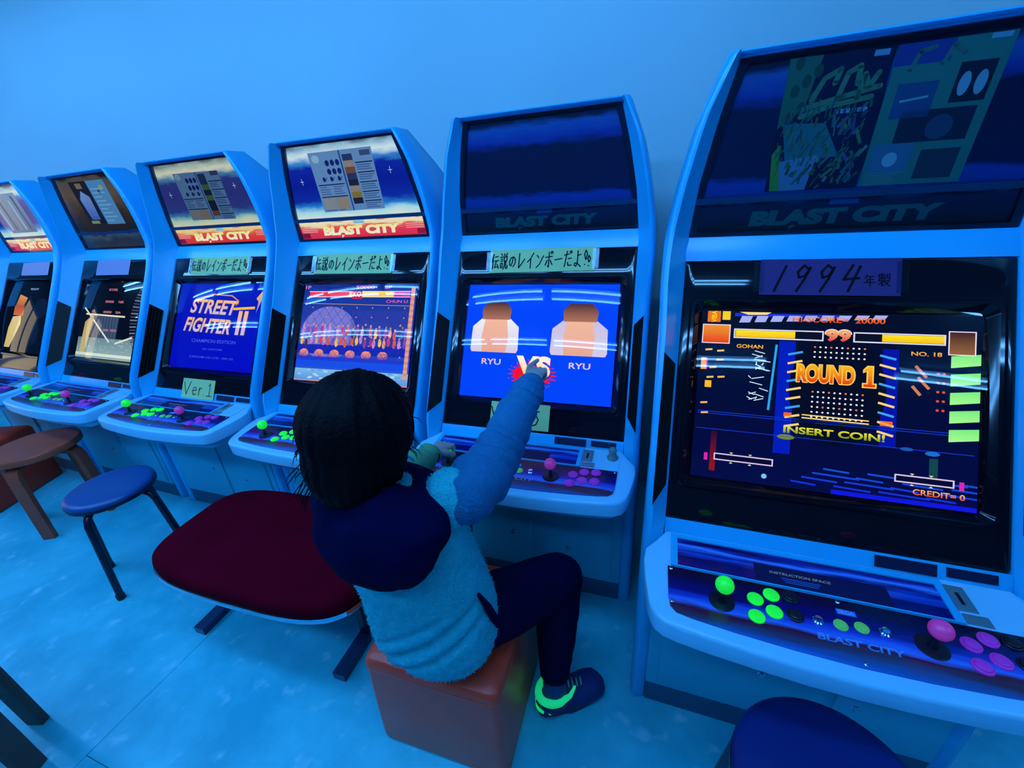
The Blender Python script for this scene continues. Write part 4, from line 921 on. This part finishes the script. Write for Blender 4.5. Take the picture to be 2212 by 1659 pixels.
ellip(bm, hp(0, .086, -.018), (.010, .014, .016), RH); ellip(bm, hp(0, .080, .004), (.007, .012, .018), RH)
ellip(bm, hp(0, .078, -.056), (.020, .008, .005), RH); ellip(bm, hp(0, .076, -.064), (.017, .008, .005), RH); ellip(bm, hp(0, .066, -.085), (.022, .018, .014), RH)
for s in (-1, 1):
    ellip(bm, hp(s * .030, .076, .016), (.020, .010, .006), RH); ellip(bm, hp(s * .036, .060, -.025), (.024, .022, .022), RH)
    ellip(bm, hp(s * .078, -.006, -.006), (.007, .017, .027), RH)
for sh, el, wr, r in ((SR, ER, WR, (.046, .036, .030, .022)), (SL, EL, WL, (.046, .036, .030, .022))):
    tube(bm, [sh, sh.lerp(el, .5), el, el.lerp(wr, .35), wr], [.036, .036, .033, .031, r[3]], 14)
for hip, kn, an, fd in ((HIPR, KR, AR, FOOTR), (HIPL, KL, AL, FOOTL)):
    tube(bm, [hip, hip.lerp(kn, .5), kn], [.066, .060, .048], 14); tube(bm, [kn, kn.lerp(an, .35), an, an - V((0, 0, .05))], [.046, .045, .028, .026], 14)
    tube(bm, [an + V((0, 0, -.060)) - fd * .030, an + V((0, 0, -.068)) + fd * .085], [.022, .016], 12)
# right hand: index finger stretched out, the others curled, thumb alongside
f = (FR - WR).normalized(); sd = f.cross(V((0, 0, 1))).normalized(); up = sd.cross(f).normalized(); W0 = WR + f * .005
M3 = Matrix((sd, f, up)).transposed()
ellip(bm, W0 + f * .032, (.028, .040, .014), M3); ellip(bm, W0 + f * .050 - up * .002, (.029, .022, .012), M3)
KN = W0 + f * .066
tube(bm, [KN - sd * .020, KN - sd * .020 + f * .026 + up * .001, FR - sd * .006 - f * .010, FR], [.0086, .0080, .0072, .0060], 10)
for q, ln in ((-.0035, .026), (.0125, .024), (.0265, .020)):
    b = KN + sd * q; tube(bm, [b - f * .006, b + f * ln * .85 - up * .004, b + f * ln * .75 - up * .024, b + f * .002 - up * .026], [.0086, .0082, .0076, .0068], 10)
tube(bm, [W0 + f * .016 - sd * .022, W0 + f * .036 - sd * .034 - up * .008, W0 + f * .056 - sd * .030 - up * .014, W0 + f * .066 - sd * .018 - up * .016], [.0105, .0095, .0085, .007], 10)
# left hand: closed over the joystick ball
f = (BALL + V((0, 0, .022)) - WL).normalized(); sd = f.cross(V((0, 0, 1))).normalized(); up = sd.cross(f).normalized(); W0 = WL
M3 = Matrix((sd, f, up)).transposed(); ellip(bm, W0 + f * .030 + up * .004, (.028, .040, .014), M3); ellip(bm, W0 + f * .052 + up * .004, (.029, .020, .013), M3)
KN = W0 + f * .062 + up * .004
for q, ln in ((.024, .022), (.008, .026), (-.008, .026), (-.023, .021)):
    b = KN + sd * q; tube(bm, [b - f * .004, b + f * ln * .8 + up * .001, b + f * ln * 1.05 - up * .018, b + f * ln * .6 - up * .036], [.0086, .0080, .0074, .0064], 10)
tube(bm, [W0 + f * .016 + sd * .024, W0 + f * .036 + sd * .038 - up * .006, W0 + f * .056 + sd * .040 - up * .014, W0 + f * .070 + sd * .034 - up * .022], [.0105, .0095, .0085, .007], 10)
body = pl('body', remesh(bm, .0032, 4), SKIN)
for s in (-1, 1):
    bm = bmesh.new(); ellip(bm, hp(s * .030, .074, .002) - OFF, (.011, .009, .008), RH, 14, 10); e = link('eye', finish(bm, ang=80), mat('eye_white', (.5, .55, .6), .2), body)
    bm = bmesh.new(); ellip(bm, hp(s * .030, .0815, .002) - OFF, (.0052, .0025, .0052), RH, 12, 8); link('iris', finish(bm, ang=80), mat('iris_dark', (.01, .008, .008), .15), e)
# hair: rounded bob covering crown, sides and nape
bm = bmesh.new()
ellip(bm, hp(0, -.012, .020), (.103, .108, .108), RH, 28, 16); ellip(bm, hp(.004, -.050, -.035), (.088, .068, .092), RH, 24, 14); ellip(bm, hp(.008, -.036, -.105), (.060, .046, .060), RH, 24, 14)
for s in (-1, 1): ellip(bm, hp(s * .078, -.012, -.022), (.018, .042, .060), RH)
me = remesh(bm, .005, 8)
def hair_shape(p, n):
    q = p - HEAD; fr = q.dot(FACE); hgt = q.dot(UP)
    az = math.atan2(q.dot(SIDE), -q.dot(FACE))
    d = .0045 * noise.noise(V((az * 9.0, hgt * 5.0, fr * 5))) + .0030 * noise.noise(V((az * 26.0, hgt * 12.0, 3)))
    r = p + n * d
    if fr > .05 and hgt < .045: r = r - FACE * min(.055, (fr - .05) * 1.3)      # leave the face free
    return r
displace(me, hair_shape)
hair = pl('hair', me, HAIR)
bm = bmesh.new()
for k in range(170):
    a = random.uniform(-2.4, 2.4); hh = random.uniform(-.07, .10)
    c_ = math.sqrt(max(.05, 1 - ((hh - .01) / .125) ** 2)); base = hp(math.sin(a) * .100 * c_, -math.cos(a) * .108 * c_ - .012 - (.03 if hh < -.03 else 0), hh)
    out = (base - HEAD); out.z *= .3; out.normalize(); dn = (V((0, 0, -1)) + out * .35 + V((random.uniform(-.3, .3), random.uniform(-.3, .3), 0))).normalized()
    p0 = base - out * .012; p1 = base + dn * .016 + out * .001; p2 = base + dn * .030 + out * random.uniform(-.006, .003)
    tube(bm, [p0 - OFF, p1 - OFF, p2 - OFF], [.0012, .0009, .0003], 4, False)
st = link('hair_strands', finish(bm), HAIR, hair); st['kind'] = 'stuff'
# trousers, socks, shoes
bm = bmesh.new(); ellip(bm, (-.866, -.595, .446), (.148, .118, .079))
for hip, kn, an in ((HIPR, KR, AR), (HIPL, KL, AL)):
    tube(bm, [hip, hip.lerp(kn, .5), kn + V((0, 0, .004))], [.090, .084, .070], 18); tube(bm, [kn, kn.lerp(an, .3), kn.lerp(an, .62), kn.lerp(an, .86)], [.067, .063, .053, .045], 18)
me = remesh(bm, .006, 8)
displace(me, lambda p, n: p + n * (.0035 * noise.noise(p * 26)))
pl('trousers', me, TROUS)
for kn, an, fd, sgn in ((KR, AR, FOOTR, 1), (KL, AL, FOOTL, -1)):
    bm = bmesh.new(); tube(bm, [kn.lerp(an, .80), an, an - V((0, 0, .045))], [.037, .034, .036], 16); pl('sock', finish(bm, ang=80), SOCK)
    # shoe: lofted along the foot; sections (t from heel, half width, top height)
    g = V((an.x, an.y, 0)) - fd * .052; sv = V((fd.y, -fd.x, 0)); Lf = .212
    secs = [(0.0, .020, .060), (.03, .031, .080), (.12, .036, .088), (.25, .038, .084), (.38, .039, .080), (.50, .042, .066), (.65, .047, .060), (.80, .047, .055), (.92, .041, .048), (.985, .026, .036), (1.0, .014, .024)]
    def ring(t, hw, zt, z0=.022, k=1.0, n=16, a0=-20, a1=200):
        c = g + fd * (Lf * t); out = []
        for i in range(n + 1):
            a = math.radians(a0 + (a1 - a0) * i / n); x, z = math.cos(a), math.sin(a)
            x = math.copysign(abs(x) ** .75, x); zz = z0 + (zt - z0) * (max(0, z) ** .8) if z > 0 else z0 + z * .006
            out.append(tuple(c + sv * (hw * x * k) + V((0, 0, zz))))
        return out
    bm = bmesh.new(); loft(bm, [ring(*s_) for s_ in secs]); sh = pl('shoe', finish(bm, ang=70), SHOE, label='dark blue sneaker with neon green heel')
    bm = bmesh.new()
    loft(bm, [[tuple(g + fd * (.5 * Lf + (.5 * Lf + .004) * math.cos(a)) + sv * ((.043 if math.cos(a) > -.2 else .037) * math.copysign(abs(math.sin(a)) ** .8, math.sin(a)) * (1 if zz > .01 else .97)) + V((0, 0, zz))) for a in [2 * math.pi * i / 36 for i in range(36)]] for zz in (.001, .006, .022, .027)])
    me = finish(bm, ang=50); me.transform(Matrix.Translation(-OFF)); link('sole', me, SOLE, sh)
    # neon collar around the ankle opening and lower heel patch
    bm = bmesh.new()
    def shell(t0, t1, f0, f1, grow=1.045, steps=8):
        rows = []
        for i in range(steps + 1):
            t = t0 + (t1 - t0) * i / steps; hw = interp([(a, b) for a, b, c in secs], t); zt = interp([(a, c) for a, b, c in secs], t); u = i / steps
            row = []; lo, hi = f0(u), f1(u)
            for j in range(25):
                q = j / 24.0; a = math.radians(-10 + 200 * q); x = math.cos(a); x = math.copysign(abs(x) ** .75, x)
                z = .022 + (zt - .022) * (max(0, math.sin(a)) ** .8); z = min(max(z, lo), hi)
                row.append(tuple(g + fd * (Lf * t - (.003 if t < .06 else 0)) + sv * (hw * grow * x) + V((0, 0, z))))
            rows.append(row)
        loft(bm, rows, closed=False)
    pts = []
    for i in range(21):
        a = math.pi * (i / 20.0) * 1.0 + math.pi / 2   # around the heel
        pts.append(g + fd * (.052 + .050 * math.cos(a)) + sv * (.0385 * math.sin(a)) + V((0, 0, .078)))
    front = [g + fd * .085 + sv * .036 + V((0, 0, .083)), g + fd * .105 + sv * .026 + V((0, 0, .096))]
    frontl = [g + fd * .105 - sv * .026 + V((0, 0, .096)), g + fd * .085 - sv * .036 + V((0, 0, .083))]
    allp = front[::-1] + pts + frontl[::-1]
    rad = [.004, .007] + [.0115] * 21 + [.007, .004]
    tube(bm, [p - OFF for p in allp], rad, 10, True, (1.0, 1.0)); link('collar_trim', finish(bm, ang=80), NEON, sh, label='neon green collar')
    bm = bmesh.new(); rows = []
    for i in range(13):
        a = math.radians(115 + 130 * i / 12); k = math.sin(math.pi * (i + .6) / 13.2)
        b = g + fd * (.046 + .056 * math.cos(a)) + sv * (.0395 * math.sin(a)); rows.append([tuple(b - OFF + V((0, 0, z))) for z in (.030, .030 + .013 * k, .030 + .026 * k)])
    loft(bm, rows, closed=False); bmesh.ops.solidify(bm, geom=bm.faces[:], thickness=.003); link('heel_patch', finish(bm, ang=70), NEON, sh, label='neon green heel patch')
    for i in range(4):
        t = .46 + .065 * i; zt = interp([(a, c) for a, b, c in secs], t); b = g + fd * (Lf * t) + V((0, 0, zt + .001))
        bm = bmesh.new(); tube(bm, [b - sv * .020 - V((0, 0, .006)) + fd * .006 - OFF, b + V((0, 0, .0015)) - OFF, b + sv * .020 - V((0, 0, .006)) - fd * .006 - OFF], .0018, 6); link('lace', finish(bm), mat('green_lace', (.05, .45, .25), .7, emis=(.02, .4, .2), estr=.1), sh)
# sleeves
def sleeve(pts, rad, m_, name, amp, label=None):
    bm = bmesh.new(); tube(bm, pts, rad, 22); me = remesh(bm, .0045, 5)
    a, b = V(pts[0]), V(pts[-1]); ax = (b - a).normalized()
    def folds(p):      # a few creases running round the arm
        t = (p - a).dot(ax) + .007 * math.sin(34 * (p.x - p.z)) + .25 * (p.z - a.z)
        return sum(-d * math.exp(-((t - c) / w_) ** 2) for c, d, w_ in ((.105, .0075, .010), (.150, .0095, .011), (.205, .008, .009), (.330, .006, .008), (.365, .005, .007)))
    displace(me, lambda p, n: p + n * (folds(p) + amp * noise.noise(V(((p - a).dot(ax) * 38, (p.x + p.z) * 14, p.y * 6))) + .0012 * noise.noise(p * 150)))
    return pl(name, me, m_, label=label)
sleeve([SR + V((-.006, -.002, -.010)), SR.lerp(ER, .3) + V((0, 0, -.010)), SR.lerp(ER, .6) + V((0, 0, -.016)), ER + V((0, 0, -.006)), ER.lerp(WR, .4), ER.lerp(WR, .75), ER.lerp(WR, .95)], [.058, .064, .063, .056, .051, .046, .041], KNIT, 'sleeve', .007, 'grey blue knitted sleeve on the raised arm')
sleeve([SL + V((.010, 0, 0)), SL.lerp(EL, .5), EL + V((0, .0, -.002)), EL.lerp(WL, .30)], [.062, .060, .052, .046], KNIT, 'sleeve', .005)
sleeve([EL.lerp(WL, .18), EL.lerp(WL, .5), EL.lerp(WL, .92)], [.047, .044, .038], CUFFG, 'cuff', .003, 'green cuff on the hand at the joystick')
bm = bmesh.new()
d_ = (WL - EL).normalized(); s_, u_ = frame_along(d_); c_ = EL.lerp(WL, .96)
ringp = [c_ + s_ * .031 * math.cos(2 * math.pi * i / 20) + u_ * .027 * math.sin(2 * math.pi * i / 20) for i in range(21)]
tube(bm, ringp, .0045, 8, False); pl('wrist_band', finish(bm, ang=80), mat('dark_band', (.006, .008, .02), .6))
# fleece vest
VS = [(0.410, -0.846, -0.605, 0.128, 0.112), (0.433, -0.846, -0.605, 0.150, 0.128), (0.478, -0.846, -0.608, 0.158, 0.134), (0.550, -0.848, -0.615, 0.153, 0.128), (0.640, -0.852, -0.624, 0.146, 0.118), (0.730, -0.864, -0.634, 0.146, 0.110), (0.800, -0.873, -0.640, 0.150, 0.102), (0.850, -0.881, -0.644, 0.142, 0.090), (0.885, -0.885, -0.648, 0.105, 0.075), (0.910, -0.887, -0.652, 0.060, 0.055)]
bm = bmesh.new(); loft(bm, [[(cx + rx * math.copysign(abs(math.cos(a)) ** .85, math.cos(a)), cy + ry * math.copysign(abs(math.sin(a)) ** .85, math.sin(a)), z) for a in [2 * math.pi * i / 36 for i in range(36)]] for z, cx, cy, rx, ry in VS])
for s_ in (SR, SL): ellip(bm, s_ + V((-.036 if s_ is SR else .012, -.016, -.014)), (.052, .058, .070))
me = remesh(bm, .0045, 6)
rn = random.Random(5)
def vest_shape(p, n):
    back = max(0.0, min(1.0, (-.62 - p.y) / .06))
    q = (p.z - .36) * 1.0 + (p.x + .87) * -0.75          # diagonal folds across the lower back
    fold = sum(-dep * math.exp(-((q - c0) / wd) ** 2) for c0, dep, wd in ((.085, .010, .013), (.140, .014, .015), (.195, .008, .013)))
    fold *= back * max(0, min(1, (p.x + .97) / .08)) * max(0, min(1, (.66 - p.z) / .06))
    return p + n * (fold + .0020 * noise.noise(p * 60) + .0012 * noise.noise(p * 150))
displace(me, vest_shape)
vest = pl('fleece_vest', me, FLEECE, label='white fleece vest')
bm = bmesh.new(); me = vest.data; me.update(); polys = me.polygons; np_ = len(polys)
for k in range(14000):
    po = polys[rn.randrange(np_)]; n = po.normal; c = po.center; s_, u_ = frame_along(n); t_ = s_ * rn.uniform(-1, 1) + u_ * rn.uniform(-1, 1)
    tip = c + n * rn.uniform(.003, .0065) + t_ * .003; w_ = t_.cross(n).normalized() * .0009
    bm.faces.new([bm.verts.new(c - n * .001 + w_), bm.verts.new(c - n * .001 - w_), bm.verts.new(tip)])
fm = bpy.data.meshes.new('fleece_pile'); bm.to_mesh(fm); bm.free(); o = link('fleece_pile', fm, FLEECE, vest); o['kind'] = 'stuff'
# dark pocket edging on the right side
bm = bmesh.new(); tube(bm, [(-.703, -.640, .640), (-.692, -.628, .59), (-.688, -.612, .535), (-.690, -.60, .49)], [.004, .009, .010, .005], 10); pl('pocket_trim', finish(bm, ang=80), NAVY)
# hood lying on the back and round the neck
bm = bmesh.new()
ellip(bm, (-.852, -.735, .862), (.134, .066, .108), Matrix.Rotation(math.radians(-10), 3, 'X'), 28, 16); ellip(bm, (-.850, -.712, .880), (.146, .074, .072), None, 28, 14)
ringp = [V((-.888 + .098 * math.cos(a), -.660 + .082 * math.sin(a), .888 + .020 * math.sin(a) * -1)) for a in [2 * math.pi * i / 28 for i in range(29)]]
tube(bm, ringp, .040, 14, False)
me = remesh(bm, .006, 10)
displace(me, lambda p, n: p + n * (.005 * noise.noise(p * 18) + .0012 * noise.noise(p * 60)))
pl('hood', me, NAVY, label='dark navy hood hanging down the back')

# only the tubes and the door are sampled as lamps; the glow of screens and plastics is picked up by bounces
for M in bpy.data.materials:
    if M.name not in ('blue_fluorescent_tube', 'door_glass_warm'): M.cycles.emission_sampling = 'NONE'
